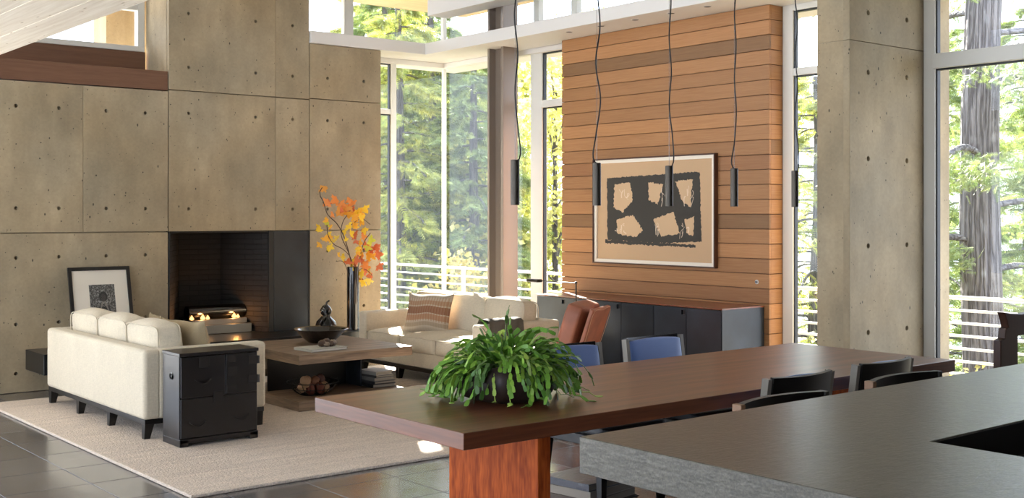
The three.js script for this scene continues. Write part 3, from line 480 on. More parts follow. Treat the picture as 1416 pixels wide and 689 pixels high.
// ---------------------------------------------------------------- vase with maple branches
{
  const bx = 5.967, bz = -9.75, v = single('tall_vase', lathe([[0, 0], [0.058, 0], [0.06, 0.004], [0.06, 0.615], [0.057, 0.62], [0.052, 0.615], [0.052, 0.02], [0, 0.018]], 36), M.blackGloss, 'tall black cylinder vase on the hearth ledge', 'vase', [bx, 0.36, bz]);
  const b = thing('maple_branches', 'autumn maple branches with yellow and orange leaves in the black vase', 'branches', [bx, 0.96, bz]);
  const leafCols = [0xffd83a, 0xffbe3a, 0xf59a4a, 0xe27a4a, 0xffe468, 0xd2d445, 0xf0ac4c].map((c) => phy({ color: c, roughness: 0.7, transmission: 0.35, thickness: 0, side: THREE.DoubleSide })), twig = std({ color: 0x4a3a30, roughness: 0.8 });
  const shape = new THREE.Shape(), lob = [[0, 0], [0.12, 0.03], [0.42, -0.12], [0.38, 0.08], [0.62, 0.2], [0.95, 0.32], [0.72, 0.42], [0.68, 0.62], [0.42, 0.52], [0.3, 0.62], [0.28, 0.85], [0, 1.18]]; shape.moveTo(0, 0); lob.slice(1).forEach((q) => shape.lineTo(...q)); lob.slice(1, -1).reverse().forEach(([x, y]) => shape.lineTo(-x, y)); shape.closePath();
  const lg = new THREE.ShapeGeometry(shape); { const p = lg.attributes.position; for (let i = 0; i < p.count; i++) p.setZ(i, -0.22 * Math.abs(p.getX(i)) - 0.1 * (p.getY(i) - 0.5) ** 2); lg.computeVertexNormals(); lg.scale(0.05, 0.05, 0.05); }
  const s0 = seed; seed = 4242;
  const leaf = (x, y, z, col, k = 1) => { const m = part('leaf', lg, leafCols[col], b); m.position.set(x, y, z); m.rotation.set(rr(-0.7, 0.5), rr(-1.3, 0.5) - 0.4, rr(-3, 3)); m.scale.setScalar(k * rr(0.95, 1.45)); };
  // picture plane direction along the wall; offsets in metres (right, up)
  const px = (u, w) => [(u - 489) / 143 / 0.92, (388 - w) / 143];
  const branch = (pts, r0, zz) => { const q = pts.map(([u, w], i) => { const [a, c] = px(u, w); return [a, c, zz * i / pts.length]; }); part('branch', tube(q, r0, 24, 5), twig, b); return q; };
  branch([[489, 420], [486, 385], [474, 345], [462, 325], [447, 312], [440, 295], [433, 283], [436, 275]], 0.0045, 0.12);
  branch([[489, 420], [484, 375], [470, 361], [452, 352], [442, 340], [438, 326]], 0.004, 0.2);
  branch([[490, 420], [486, 372], [474, 340], [478, 322], [488, 310], [496, 300]], 0.004, -0.1);
  branch([[491, 420], [497, 370], [500, 350], [506, 338]], 0.004, 0.15);
  branch([[488, 415], [470, 378], [455, 376], [450, 375]], 0.003, 0.25); branch([[490, 410], [494, 372], [502, 365], [515, 362]], 0.0035, 0.05); branch([[474, 340], [486, 326], [500, 318], [512, 326]], 0.003, 0.05); branch([[492, 400], [500, 388], [508, 392], [512, 398]], 0.003, 0.1);
  const put = (list, cols, zz, k) => list.forEach(([u, w]) => { const [a, c] = px(u, w); leaf(a + rr(-0.01, 0.01), c - 0.02, zz + rr(-0.08, 0.08), cols[Math.floor(rnd() * cols.length)], k); });
  put([[440, 275], [441, 277]], [2, 6], 0.1, 0.8);
  put([[467, 292], [458, 297], [459, 307], [469, 300], [473, 308], [480, 288], [482, 297], [478, 303], [487, 296], [490, 302], [476, 296], [484, 305], [463, 287], [472, 288], [455, 290]], [2, 3, 1, 6, 2], 0, 1.05);
  put([[493, 305], [497, 310], [500, 302], [494, 314], [501, 316], [490, 311], [504, 299], [497, 320], [498, 328]], [0, 0, 1, 4], 0, 1.15);
  put([[473, 321], [469, 324], [480, 326], [484, 329], [447, 318], [447, 328], [449, 335], [445, 338], [437, 325], [434, 333], [436, 349], [441, 353], [444, 356], [438, 345], [455, 348], [462, 343], [470, 346], [478, 337], [474, 333], [460, 366], [470, 370], [466, 364], [485, 354], [484, 361], [447, 313]], [0, 0, 4, 1, 1], 0.08, 0.85);
  put([[437, 324]], [5], 0.1, 0.9);
  put([[495, 338], [500, 341], [506, 345], [499, 349], [505, 353], [494, 345], [509, 348], [491, 340]], [4, 1, 2, 3, 5], 0.05, 0.95);
  put([[511, 355], [516, 352], [518, 360], [514, 365], [510, 370], [503, 360], [498, 363], [505, 368], [497, 370], [519, 366], [512, 361]], [2, 3, 0, 1, 3], 0, 1.1);
  put([[483, 372], [488, 376], [484, 382], [478, 378], [490, 370], [492, 380]], [5, 3, 0, 3], 0.06, 1.1);
  put([[499, 385], [505, 380], [509, 388], [517, 380], [513, 389], [501, 398], [507, 399], [498, 392], [515, 395], [502, 402]], [4, 0, 3, 2, 3], 0.04, 1.15);
  put([[508, 333], [513, 333]], [3], 0.02, 0.6);
  seed = s0;
}

// ---------------------------------------------------------------- pictures
function canvasTex(w, h, draw) { const c = document.createElement('canvas'); c.width = w; c.height = h; draw(c.getContext('2d'), w, h); const t = new THREE.CanvasTexture(c); t.colorSpace = THREE.SRGBColorSpace; return t; }
const flat = (w, h, z) => new THREE.PlaneGeometry(w, h).translate(0, 0, z);
{
  const W = 0.535, H = 0.69, f = thing('framed_photograph', 'black framed black and white photograph with a wide white mat leaning on the wall', 'picture', [3.575, 0.362, -9.88]); f.rotation.x = -0.235; f.rotation.order = 'YXZ';
  const fr = std({ color: 0x15120f, roughness: 0.45 }), bw = 0.03;
  part('frame', [rbox(-W / 2, W / 2, 0, bw, 0, 0.022, 0.002), rbox(-W / 2, W / 2, H - bw, H, 0, 0.022, 0.002), rbox(-W / 2, -W / 2 + bw, bw, H - bw, 0, 0.022, 0.002), rbox(W / 2 - bw, W / 2, bw, H - bw, 0, 0.022, 0.002)], fr, f);
  part('mat', box(-W / 2 + bw, W / 2 - bw, bw, H - bw, 0.004, 0.010), std({ color: 0xe4ddcf, roughness: 0.9 }), f);
  const t = canvasTex(256, 340, (c, w, h) => {
    c.fillStyle = '#4a4845'; c.fillRect(0, 0, w, h); for (let i = 0; i < 1500; i++) { const k = Math.floor(20 + rnd() * 190); c.fillStyle = `rgba(${k},${k},${k - 4},0.6)`; c.beginPath(); c.ellipse(rnd() * w, rnd() * h, 3 + rnd() * 8, 2 + rnd() * 4, rnd() * 6, 0, 7); c.fill(); }
    c.fillStyle = '#1b1a19'; c.beginPath(); c.ellipse(136, 120, 42, 50, 0, 0, 7); c.fill(); c.fillStyle = '#3a3633'; c.beginPath(); c.ellipse(136, 132, 28, 38, 0, 0, 7); c.fill();
    c.fillStyle = '#2a2826'; c.beginPath(); c.moveTo(70, 340); c.lineTo(88, 220); c.lineTo(190, 220); c.lineTo(210, 340); c.fill(); c.strokeStyle = '#8a847c'; c.lineWidth = 15; c.lineCap = 'round'; c.beginPath(); c.moveTo(84, 290); c.lineTo(128, 172); c.stroke(); c.beginPath(); c.moveTo(190, 290); c.lineTo(150, 172); c.stroke();
  });
  part('print', flat(0.22, 0.30, 0.0108).translate(0.012, 0.385, 0), std({ map: t, roughness: 0.6 }), f);
  const gl = part('pane', box(-W / 2 + bw, W / 2 - bw, bw, H - bw, 0.0145, 0.0165), M.glass, f); gl.castShadow = false;
}
{
  // large abstract print: tan sheet with a loose charcoal brush field
  const W = 1.49, H = 0.97, f = thing('framed_art', 'large framed abstract print in charcoal on tan paper on the cedar wall', 'picture', [XW - 0.001, 1.038, -7.162], -Math.PI / 2);
  const wood = std({ color: 0x4a2c1e, roughness: 0.4 }), bw = 0.012, dp = 0.045;
  part('frame', [rbox(-W / 2, W / 2, 0, bw, 0, dp, 0.002), rbox(-W / 2, W / 2, H - bw, H, 0, dp, 0.002), rbox(-W / 2, -W / 2 + bw, bw, H - bw, 0, dp, 0.002), rbox(W / 2 - bw, W / 2, bw, H - bw, 0, dp, 0.002)], wood, f);
  part('fillet', [box(-W / 2 + bw, W / 2 - bw, bw, bw + 0.03, 0.012, 0.03), box(-W / 2 + bw, W / 2 - bw, H - bw - 0.03, H - bw, 0.012, 0.03), box(-W / 2 + bw, -W / 2 + bw + 0.03, bw + 0.03, H - bw - 0.03, 0.012, 0.03), box(W / 2 - bw - 0.03, W / 2 - bw, bw + 0.03, H - bw - 0.03, 0.012, 0.03)], std({ color: 0xeee6d6, roughness: 0.7 }), f);
  const t = canvasTex(1024, 640, (c, w, h) => {
    c.fillStyle = '#c3a480'; c.fillRect(0, 0, w, h); for (let i = 0; i < 14000; i++) { c.fillStyle = `rgba(${rnd() < 0.5 ? 120 : 235},${rnd() < 0.5 ? 95 : 205},${rnd() < 0.5 ? 65 : 165},0.06)`; c.fillRect(rnd() * w, rnd() * h, 7, 1); }
    const rough = (pts, col, jit = 5) => { c.fillStyle = col; c.beginPath(); pts.forEach(([x, y], i) => { const [x2, y2] = pts[(i + 1) % pts.length], n = Math.max(2, Math.round(Math.hypot(x2 - x, y2 - y) / 9)); for (let k = 0; k < n; k++) { const q = k / n; c.lineTo(x + (x2 - x) * q + rr(-jit, jit), y + (y2 - y) * q + rr(-jit, jit)); } }); c.closePath(); c.fill(); };
    const ink = '#3a3833', tan = '#c9ab87';
    c.translate(20, 10); c.scale(0.96, 0.96); rough([[75, 95], [930, 75], [945, 520], [560, 535], [80, 520]], ink, 4);
    rough([[150, 140], [300, 130], [330, 250], [230, 330], [140, 300]], tan, 6); rough([[170, 380], [330, 350], [420, 450], [360, 500], [180, 480]], tan, 6);
    rough([[470, 130], [610, 150], [560, 280], [480, 250]], tan, 6); rough([[520, 380], [700, 330], [760, 470], [590, 490]], tan, 6); rough([[720, 130], [870, 120], [850, 300], [780, 260]], tan, 6); rough([[800, 380], [880, 360], [875, 480], [820, 470]], tan, 5);
    rough([[60, 520], [900, 540], [890, 556], [60, 545]], ink, 5);
    c.strokeStyle = 'rgba(226,208,182,0.8)'; c.lineCap = 'round'; for (let i = 0; i < 34; i++) { const bx = [200, 240, 540, 640, 800, 840][i % 6] + rr(-50, 50), by = i % 2 ? rr(160, 260) : rr(400, 460); c.lineWidth = rr(2, 9); c.beginPath(); c.moveTo(bx, by); c.quadraticCurveTo(bx + rr(-30, 30), by + rr(-20, 40), bx + rr(-25, 25), by + rr(10, 60)); c.stroke(); }
  });
  part('print', flat(W - 2 * bw - 0.05, H - 2 * bw - 0.05, 0.0125).translate(0, H / 2, 0), std({ map: t, roughness: 0.8 }), f);
}
{
  const s = thing('wall_switch', 'small round white switch knob on the cedar wall', 'switch', [XW - 0.001, 0.943, -6.006], -Math.PI / 2);
  part('plate', cyl(0.018, 0.018, 0.004, 24).rotateX(Math.PI / 2).translate(0, 0, 0.002), M.white, s); part('knob', cyl(0.009, 0.010, 0.012, 20).rotateX(Math.PI / 2).translate(0, 0, 0.009), M.chrome, s);
}

// ---------------------------------------------------------------- credenza
{
  const X0 = 6.97, X1 = 7.485, Z1 = -5.93, Z2 = -8.15, H = 0.755;
  const c = thing('credenza', 'long dark steel credenza with square finger pulls under the framed art', 'cabinet', [0, 0, 0]);
  part('carcass', uvm(box(X0 + 0.02, X1, 0.03, H - 0.02, Z2, Z1 - 0.006)), M.cabinet, c); part('end_panel', uvm(rbox(X0, X1, 0.005, H - 0.012, Z1 - 0.006, Z1, 0.002)), M.cabinet, c); part('toe_kick', box(X0 + 0.06, X1, 0, 0.03, Z2 + 0.03, Z1 - 0.03), M.black, c);
  part('top', uvm(rbox(X0, X1, H - 0.012, H, Z2 - 0.002, Z1, 0.002), true), phy({ map: walnutMap, color: new THREE.Color(1.15, 1.0, 0.9), roughness: 0.3, clearcoat: 0.4, clearcoatRoughness: 0.2 }), c, 'brown polished wood top');
  const seams = [Z2, -7.403, -7.044, -6.662, -6.303, Z1 - 0.007];
  for (let k = 0; k < 5; k++) {
    const a = seams[k] + 0.003, b = seams[k + 1] - 0.003, pull = [-7.785, -7.052, null, -6.312, null][k], pullOff = [0, 0, null, 0, null];
    const ys = 0.685, s = new THREE.Shape(); s.moveTo(a, 0.035); s.lineTo(b, 0.035); s.lineTo(b, H - 0.016); s.lineTo(a, H - 0.016); s.closePath();
    if (pull !== null) { const zz = Math.min(pull, b - 0.03), h = new THREE.Path(); h.moveTo(zz - 0.02, ys); h.lineTo(zz - 0.02, ys + 0.036); h.lineTo(zz + 0.02, ys + 0.036); h.lineTo(zz + 0.02, ys); h.closePath(); s.holes.push(h); }
    const g = new THREE.ExtrudeGeometry(s, { depth: 0.018, bevelEnabled: false }).rotateY(-Math.PI / 2); g.translate(X0 + 0.018, 0, 0); part('door', uvm(g, false, k * 0.3, k * 0.2), M.cabinet, c);
    if (pull !== null) part('finger_pull', box(X0 + 0.018, X0 + 0.0195, ys - 0.01, ys + 0.046, Math.min(pull, b - 0.03) - 0.03, Math.min(pull, b - 0.03) + 0.03), M.black, c);
  }
}
// reading lamp
{
  const l = thing('reading_lamp', 'slim steel floor lamp with a long thin arm and a flat dark head', 'lamp', [6.5, 0.02, -7.1]);
  part('base', cyl(0.11, 0.115, 0.016, 36).translate(0, 0.008, 0), M.chrome, l); part('pole', cyl(0.007, 0.007, 0.89, 12).translate(0, 0.46, 0), M.pendant, l);
  part('arm', cyl(0.004, 0.004, 0.5, 10).rotateX(Math.PI / 2).translate(0, 0.9, -0.25), M.pendant, l); part('joint', new THREE.SphereGeometry(0.012, 14, 10).translate(0, 0.903, 0), M.pendant, l);
  part('lamp_head', uvm(rbox(-0.035, 0.035, 0.885, 0.912, -0.61, -0.46, 0.012, 3)), M.pendant, l);
}
// leather lounge chair
{
  const c = thing('lounge_chair', 'brown leather sling chair with a thick cushion and a slim back panel', 'chair', [5.98, 0.02, -6.62], 0.5);
  const back = part('back_panel', uvm(rbox(-0.22, 0.22, 0.0, 0.52, -0.018, 0.018, 0.012, 2).rotateX(0.32).translate(0, 0.27, 0.10)), M.leather, c);
  part('stitching', tube([[-0.205, 0.02, 0.0195], [-0.205, 0.3, 0.0195], [-0.205, 0.5, 0.0195], [0, 0.505, 0.0195], [0.205, 0.5, 0.0195], [0.205, 0.02, 0.0195]], 0.0018, 40, 4).rotateX(0.32).translate(0, 0.27, 0.10), std({ color: 0xc79a78, roughness: 0.7 }), back);
  const cu = cushionGeo(0.46, 0.50, 0.14, 0.03, 0.015, 14); { const p = cu.attributes.position; for (let i = 0; i < p.count; i++) if (Math.abs(p.getX(i)) > 0.2) p.setX(i, p.getX(i) + 0.008 * Math.sin(p.getY(i) * 70)); cu.computeVertexNormals(); }
  part('back_cushion', cu.rotateX(0.30).translate(-0.0, 0.55, 0.06), M.leather, c); part('seat_cushion', cushionGeo(0.5, 0.12, 0.52, 0.03, 0.02).rotateX(0.08).translate(0, 0.36, -0.22), M.leather, c);
  for (const k of [-1, 1]) { part('side_frame', tube([[k * 0.26, 0.0, -0.42], [k * 0.26, 0.33, -0.40], [k * 0.26, 0.36, -0.2], [k * 0.26, 0.31, 0.08], [k * 0.26, 0.0, 0.12]], 0.012, 40, 8), M.chrome, c); } part('cross_bar', cyl(0.01, 0.01, 0.52, 10).rotateZ(Math.PI / 2).translate(0, 0.29, -0.3), M.chrome, c);
}

// ---------------------------------------------------------------- dining table, chairs, stools
{
  const t = thing('dining_table', 'long walnut slab dining table on thick panel legs', 'table', [0, 0, 0]);
  part('tabletop', uvm(rbox(2.38, 5.555, 0.68, 0.74, -4.187, -3.17, 0.003)), M.walnut, t);
  part('panel_leg', uvm(rbox(2.9, 2.965, 0, 0.68, -3.965, -3.385, 0.003), true, 0.1, 3.2), M.cherry, t, 'reddish wood panel leg'); part('panel_leg', uvm(rbox(4.95, 5.015, 0, 0.68, -3.965, -3.385, 0.003), true), M.cherry, t);
  part('stretcher', rbox(2.965, 4.95, 0.60, 0.68, -3.72, -3.64, 0.003), M.blackWood, t);
}
function curvedPanel(w, h, t, sag, seg = 12) {     // panel in xy, bowed towards -z in the middle
  const g = new THREE.BoxGeometry(w, h, t, seg, 4, 1), p = g.attributes.position; for (let i = 0; i < p.count; i++) { const a = p.getX(i) / (w / 2); p.setZ(i, p.getZ(i) + sag * (a * a - 1)); } g.computeVertexNormals(); return g;
}
function makeDiningChair(label, x, z, turn, group) {   // faces +z, back at z = 0
  const c = thing('dining_chair', label, 'chair', [x, 0, z], turn, group), hw = 0.215;
  for (const k of [-1, 1]) { part('back_post', new THREE.BoxGeometry(0.024, 0.42, 0.034).rotateX(-0.13).translate(k * hw, 0.605, -0.028), M.postGrey, c); part('leg', taperLeg(k * (hw - 0.012), 0, 0.42, 0.03, 0.04, 0.03, 0, -0.06), M.blackWood, c); part('leg', taperLeg(k * (hw - 0.012), 0, 0.40, 0.41, 0.04, 0.03), M.blackWood, c); }
  part('back_panel', curvedPanel(2 * hw - 0.03, 0.36, 0.018, 0.03).rotateX(-0.13).translate(0, 0.64, -0.046), M.blackWood, c);
  part('back_upholstery', cushionGeo(2 * hw - 0.03, 0.352, 0.034, 0.012, 0.012, 14).rotateX(-0.13).translate(0, 0.626, -0.025), M.skyTintLeather, c, 'black leather with blue sky reflection painted in');
  part('seat_rail', rbox(-hw, hw, 0.375, 0.425, 0.01, 0.43, 0.004), M.blackWood, c); part('seat', cushionGeo(2 * hw, 0.06, 0.44, 0.02, 0.012).translate(0, 0.45, 0.225), M.seat, c, 'black leather'); return c;
}
makeDiningChair('dining chair with black leather back tinted by painted sky reflection on the credenza side, nearer the potted plant', 4.02, -4.40, 0, 'dining chairs');
makeDiningChair('dining chair with black leather back tinted by painted sky reflection on the credenza side, farther from the plant', 4.655, -4.40, 0, 'dining chairs');
makeDiningChair('black backed dining chair on the counter side of the table, nearer the plant', 4.04, -3.07, Math.PI, 'dining chairs');
makeDiningChair('black backed dining chair on the counter side of the table, nearer the pier', 4.71, -3.10, Math.PI, 'dining chairs');
function makeStool(label, x, z) {
  const s = thing('counter_stool', label, 'stool', [x, 0, z], 0, 'counter stools'), hw = 0.235, end = std({ color: 0x8a6a50, roughness: 0.5 });
  for (const k of [-1, 1]) { part('leg', taperLeg(k * (hw - 0.02), 0, 0.60, 0.40, 0.04, 0.03), M.blackWood, s); part('leg', taperLeg(k * (hw - 0.02), 0, 0.60, 0.05, 0.04, 0.03), M.blackWood, s); part('back_post', rbox(k * hw - 0.012, k * hw + 0.012, 0.59, 0.85, -0.02, 0.02, 0.003), k < 0 ? end : M.blackWood, s); }
  part('back_rail', curvedPanel(2 * hw - 0.024, 0.14, 0.026, 0.045).translate(0, 0.78, 0), M.blackWood, s); part('seat', cushionGeo(0.46, 0.06, 0.42, 0.02, 0.01).translate(0, 0.625, 0.225), M.blackWood, s); part('foot_rail', rbox(-hw + 0.03, hw - 0.03, 0.2, 0.225, 0.395, 0.42, 0.003), M.blackWood, s); return s;
}
makeStool('black counter stool with curved back rail at the counter, nearer the sunny plant end', 3.30, -2.535); scene.children.at(-1).userData.label = 'black counter stool with a curved back rail below the nearer black dining chair';
makeStool('black counter stool with a curved back rail beside the right end of the dining table', 4.115, -2.565); scene.children.at(-1).userData.label = 'black counter stool with a curved back rail below the table corner by the pier';

// stack of books on the floor under the table
{
  const L = ['grey picture book on top of the floor stack under the dining table', 'pale book second in the floor stack under the dining table', 'brown spined book third in the floor stack under the dining table', 'black book fourth in the floor stack under the dining table', 'dark wide book at the bottom of the floor stack under the dining table'];
  const photo = canvasTex(128, 128, (c) => { c.fillStyle = '#55545a'; c.fillRect(0, 0, 128, 128); for (let i = 0; i < 160; i++) { const k = Math.floor(40 + rnd() * 110); c.fillStyle = `rgba(${k},${k},${k + 6},0.4)`; c.fillRect(rnd() * 128, rnd() * 128, 30 * rnd(), 4); } });
  photo.wrapS = photo.wrapT = THREE.RepeatWrapping; photo.repeat.set(3, 3);
  const list = [[0x6a6a70, 0.30, 0.34, 0.035], [0x9a8f82, 0.31, 0.36, 0.04], [0x5e4f45, 0.32, 0.38, 0.04], [0x2a2829, 0.33, 0.40, 0.04], [0x4a4744, 0.36, 0.42, 0.045]];
  let y = 0; list.map((b, i) => [b, L[i], i]).reverse().forEach(([[c, d, w, h], l, i]) => { makeBook(l, [3.93 + i * 0.004, y, -4.20 - i * 0.006], 0.1 + 0.05 * (i % 3) - Math.PI / 2 * 0, w, d, h, i === 0 ? std({ map: photo, roughness: 0.35 }) : c, 'books on the floor under the table', 0x8f8678); y += h; });
}

// ---------------------------------------------------------------- plant
{
  const px = 2.97, pz = -3.66, y = 0.74;
  const pot = thing('plant_bowl', 'dark brown folded leather planter bowl on the dining table', 'planter', [px, y, pz]);
  const g = lathe([[0, 0], [0.13, 0], [0.175, 0.02], [0.2, 0.06], [0.195, 0.105], [0.17, 0.135], [0.158, 0.135], [0.18, 0.10], [0.183, 0.06], [0.16, 0.03], [0, 0.02]], 64), p = g.attributes.position;
  for (let i = 0; i < p.count; i++) { const a = Math.atan2(p.getZ(i), p.getX(i)), r = Math.hypot(p.getX(i), p.getZ(i)); if (r < 0.01) continue; const k = 1 + 0.045 * Math.cos(a * 5 + 0.6) + 0.02 * Math.sin(a * 11); p.setX(i, p.getX(i) * k); p.setZ(i, p.getZ(i) * k); p.setY(i, p.getY(i) * (1 + 0.12 * Math.sin(a * 3 + 1))); } g.computeVertexNormals();
  part('bowl', g, std({ color: 0x2e211c, roughness: 0.5, side: THREE.DoubleSide }), pot); part('soil', cyl(0.165, 0.165, 0.01, 32).translate(0, 0.10, 0), std({ color: 0x2a1f18, roughness: 1 }), pot);
  const plant = thing('holiday_cactus', 'bushy green cactus with drooping jointed stems in the planter bowl', 'plant', [px, y + 0.1, pz]);
  const greens = [0x66952f, 0x86b03c, 0x4d7a2a, 0xa6c552, 0x3a5f22].map((c) => phy({ color: c, roughness: 0.42, side: THREE.DoubleSide, transmission: 0.15, thickness: 0 }));
  const sh = new THREE.Shape(); [[0.16, 0], [0.36, 0.18], [0.30, 0.25], [0.48, 0.42], [0.40, 0.5], [0.5, 0.68], [0.40, 0.76], [0.44, 0.92], [0.2, 1.0]].forEach((q, i) => i ? sh.lineTo(...q) : sh.moveTo(...q)); [[-0.2, 1.0], [-0.44, 0.92], [-0.40, 0.76], [-0.5, 0.68], [-0.40, 0.5], [-0.48, 0.42], [-0.30, 0.25], [-0.36, 0.18], [-0.16, 0]].forEach((q) => sh.lineTo(...q)); sh.closePath();
  const seg = new THREE.ExtrudeGeometry(sh, { depth: 0.08, bevelEnabled: true, bevelThickness: 0.05, bevelSize: 0.03, bevelSegments: 1, curveSegments: 2 }).translate(0, 0, -0.04);
  const s0 = seed; seed = 991; const up = V(0, 1, 0), m4 = new THREE.Matrix4(), q = new THREE.Quaternion();
  const right = V(Math.cos(YAW), 0, Math.sin(YAW)), ahead = V(Math.sin(YAW), 0, -Math.cos(YAW));
  const extra = []; for (let k = 0; k < 470; k++) {
    const j0 = (k * 181) % 470, a = k * 2.399963 + rr(-0.25, 0.25), rad = Math.sqrt((j0 + 0.5) / 470), el = THREE.MathUtils.lerp(1.5, 0.55, rad) + rr(-0.35, 0.3), n = 5 + Math.floor(rnd() * 5) + (rad > 0.7 ? 1 : 0), L = rr(0.025, 0.037);
    const flatDir = right.clone().multiplyScalar(Math.cos(a)).addScaledVector(ahead, Math.sin(a) * 0.62), d = flatDir.clone().multiplyScalar(Math.cos(el)).setY(Math.sin(el)).normalize(), pos = flatDir.clone().multiplyScalar(0.125 * rad).setY(0), list = [], side = V(-flatDir.z, 0, flatDir.x).normalize();
    const droop = 0.07 + 0.09 * rad + rr(0, 0.09);
    for (let i = 0; i < n; i++) {
      d.y -= droop * (0.5 + i * 0.3); d.addScaledVector(side, rr(-0.38, 0.38)); d.y += rr(-0.18, 0.18); d.normalize();
      const nx = pos.clone().addScaledVector(d, L * 0.95); if (nx.y < -0.088) { d.y = 0.02; d.normalize(); nx.copy(pos).addScaledVector(d, L * 0.95); if (nx.y < -0.09) break; }
      const X = V(rr(-1, 1), rr(-0.4, 0.4), rr(-1, 1)).addScaledVector(side, 1.1).cross(d).cross(d).negate().normalize(), Z = X.clone().cross(d).normalize();
      m4.makeBasis(X, d, Z).scale(V(L * 0.54, L, L * 0.34)).setPosition(pos); list.push(seg.clone().applyMatrix4(m4)); pos.copy(nx);
    }
    if (!list.length) continue; if (k < 299) part('stem', list, greens[i5(rnd)], plant); else extra.push(...list);
  }
  part('inner_stems', extra, greens[0], plant).userData.kind = 'stuff';
  function i5(f) { const r = f(); return r < 0.3 ? 0 : r < 0.55 ? 1 : r < 0.75 ? 2 : r < 0.88 ? 3 : 4; }
  seed = s0;
}

// ---------------------------------------------------------------- pendants
[3.045, 3.511, 3.974, 4.439, 4.921].forEach((x, i) => {
  const words = ['nearest the plant', 'second from the plant', 'in the middle of the row', 'fourth from the plant', 'nearest the narrow window'];
  const p = thing('pendant_lamp', 'slim dark cylinder pendant over the dining table, ' + words[i], 'pendant', [x, 0, -3.7], 0, 'row of pendants over the table'), y0 = 1.53, y1 = 1.718;
  part('shade', lathe([[0.0145, y0], [0.0185, y0], [0.0185, y1 - 0.002], [0.0165, y1], [0, y1], [0, y1 - 0.006], [0.0145, y1 - 0.008], [0.0145, y0]], 28), M.pendant, p); part('socket', cyl(0.009, 0.012, 0.05, 16).translate(0, y1 - 0.035, 0), M.black, p);
  part('cable', cyl(0.0009, 0.0009, TOP - y1, 6).translate(0, (TOP + y1) / 2, 0), M.chrome, p);
  const pts = [], s0 = seed; seed = 60 + i; const sg = i % 2 ? 1 : -1; pts.push([sg * 0.012, y1 - 0.02, 0.012]); pts.push([sg * -0.024, y1 + 0.015, 0.004]); let amp = 0.022; for (let y = y1 + 0.12, k = 0; y < TOP; y += 0.16, k++) { pts.push([0.004 + (k % 2 ? 1 : -1) * sg * amp * rr(0.25, 0.9), y, 0.004]); amp = Math.max(0.007, amp * 0.9); } pts.push([0, TOP, 0]); seed = s0;
  part('cord', tube(pts, 0.0032, 140, 6), M.black, p); part('canopy', cyl(0.05, 0.05, 0.02, 24).translate(0, TOP - 0.01, 0), M.pendant, p);
});

// ---------------------------------------------------------------- kitchen counter
{
  const c = thing('kitchen_island', 'stone-topped kitchen island counter with a dark sink opening', 'counter', [0, 0, 0]);
  const s = new THREE.Shape(); s.moveTo(2.05, 2.225); s.lineTo(5.4, 2.225); s.lineTo(5.4, 0.75); s.lineTo(2.05, 0.75); s.closePath();
  const h = new THREE.Path(); h.moveTo(2.70, 1.61); h.lineTo(2.70, 1.16); h.lineTo(3.6, 1.16); h.lineTo(3.6, 1.61); h.closePath(); s.holes.push(h);
  const g = new THREE.ExtrudeGeometry(s, { depth: 0.092, bevelEnabled: true, bevelThickness: 0.002, bevelSize: 0.002, bevelOffset: -0.002, bevelSegments: 1 }).rotateX(-Math.PI / 2).translate(0, 0.816, 0);
  part('stone_top', uvm(g), M.stone, c, 'grey leathered stone slab'); part('cabinet_base', [box(2.35, 5.4, 0.1, 0.815, -1.9, -0.8), box(2.42, 5.4, 0, 0.1, -1.84, -0.86)], M.blackWood, c);
  part('sink_basin', [box(2.701, 2.704, 0.63, 0.906, -1.609, -1.161), box(3.596, 3.599, 0.63, 0.906, -1.609, -1.161), box(2.701, 3.599, 0.63, 0.906, -1.609, -1.606), box(2.701, 3.599, 0.63, 0.906, -1.164, -1.161), box(2.69, 3.61, 0.62, 0.63, -1.62, -1.15), box(2.688, 2.70, 0.62, 0.815, -1.62, -1.15), box(3.60, 3.612, 0.62, 0.815, -1.62, -1.15), box(2.69, 3.61, 0.62, 0.815, -1.622, -1.61), box(2.69, 3.61, 0.62, 0.815, -1.16, -1.148)], std({ color: 0x050505, roughness: 0.6 }), c);
}
// carved chair at the far end
{
  const wd = std({ map: darkWoodMap, color: new THREE.Color(0.30, 0.22, 0.18), roughness: 0.5 }), c = thing('carved_chair', 'dark carved wooden high-back chair silhouetted against the large window', 'chair', [5.785, 0, -3.03], 0);
  const s = new THREE.Shape(); [[-0.10, 0.0], [-0.10, 0.84], [-0.055, 0.85], [-0.045, 0.90], [-0.02, 0.905], [-0.035, 0.945], [-0.06, 0.985], [0.0, 0.975], [0.12, 0.965], [0.24, 0.97], [0.36, 0.98], [0.33, 0.93], [0.35, 0.85], [0.40, 0.84], [0.40, 0.0], [0.33, 0.0], [0.33, 0.44], [-0.03, 0.44], [-0.03, 0.0]].forEach((q, i) => i ? s.lineTo(...q) : s.moveTo(...q)); s.closePath();
  const h = new THREE.Path(); [[0.07, 0.55], [0.07, 0.86], [0.25, 0.86], [0.25, 0.55]].forEach((q, i) => i ? h.lineTo(...q) : h.moveTo(...q)); h.closePath(); s.holes.push(h);
  part('back', uvm(new THREE.ExtrudeGeometry(s, { depth: 0.035, bevelEnabled: true, bevelSize: 0.004, bevelThickness: 0.004, bevelSegments: 1 }), true), wd, c);
  part('seat', rbox(-0.1, 0.4, 0.42, 0.455, 0.04, 0.44, 0.006), wd, c); for (const x of [-0.07, 0.37]) part('leg', rbox(x - 0.025, x + 0.025, 0, 0.42, 0.38, 0.43, 0.004), wd, c); part('stretcher', rbox(-0.05, 0.35, 0.12, 0.16, 0.39, 0.42, 0.004), wd, c);
}

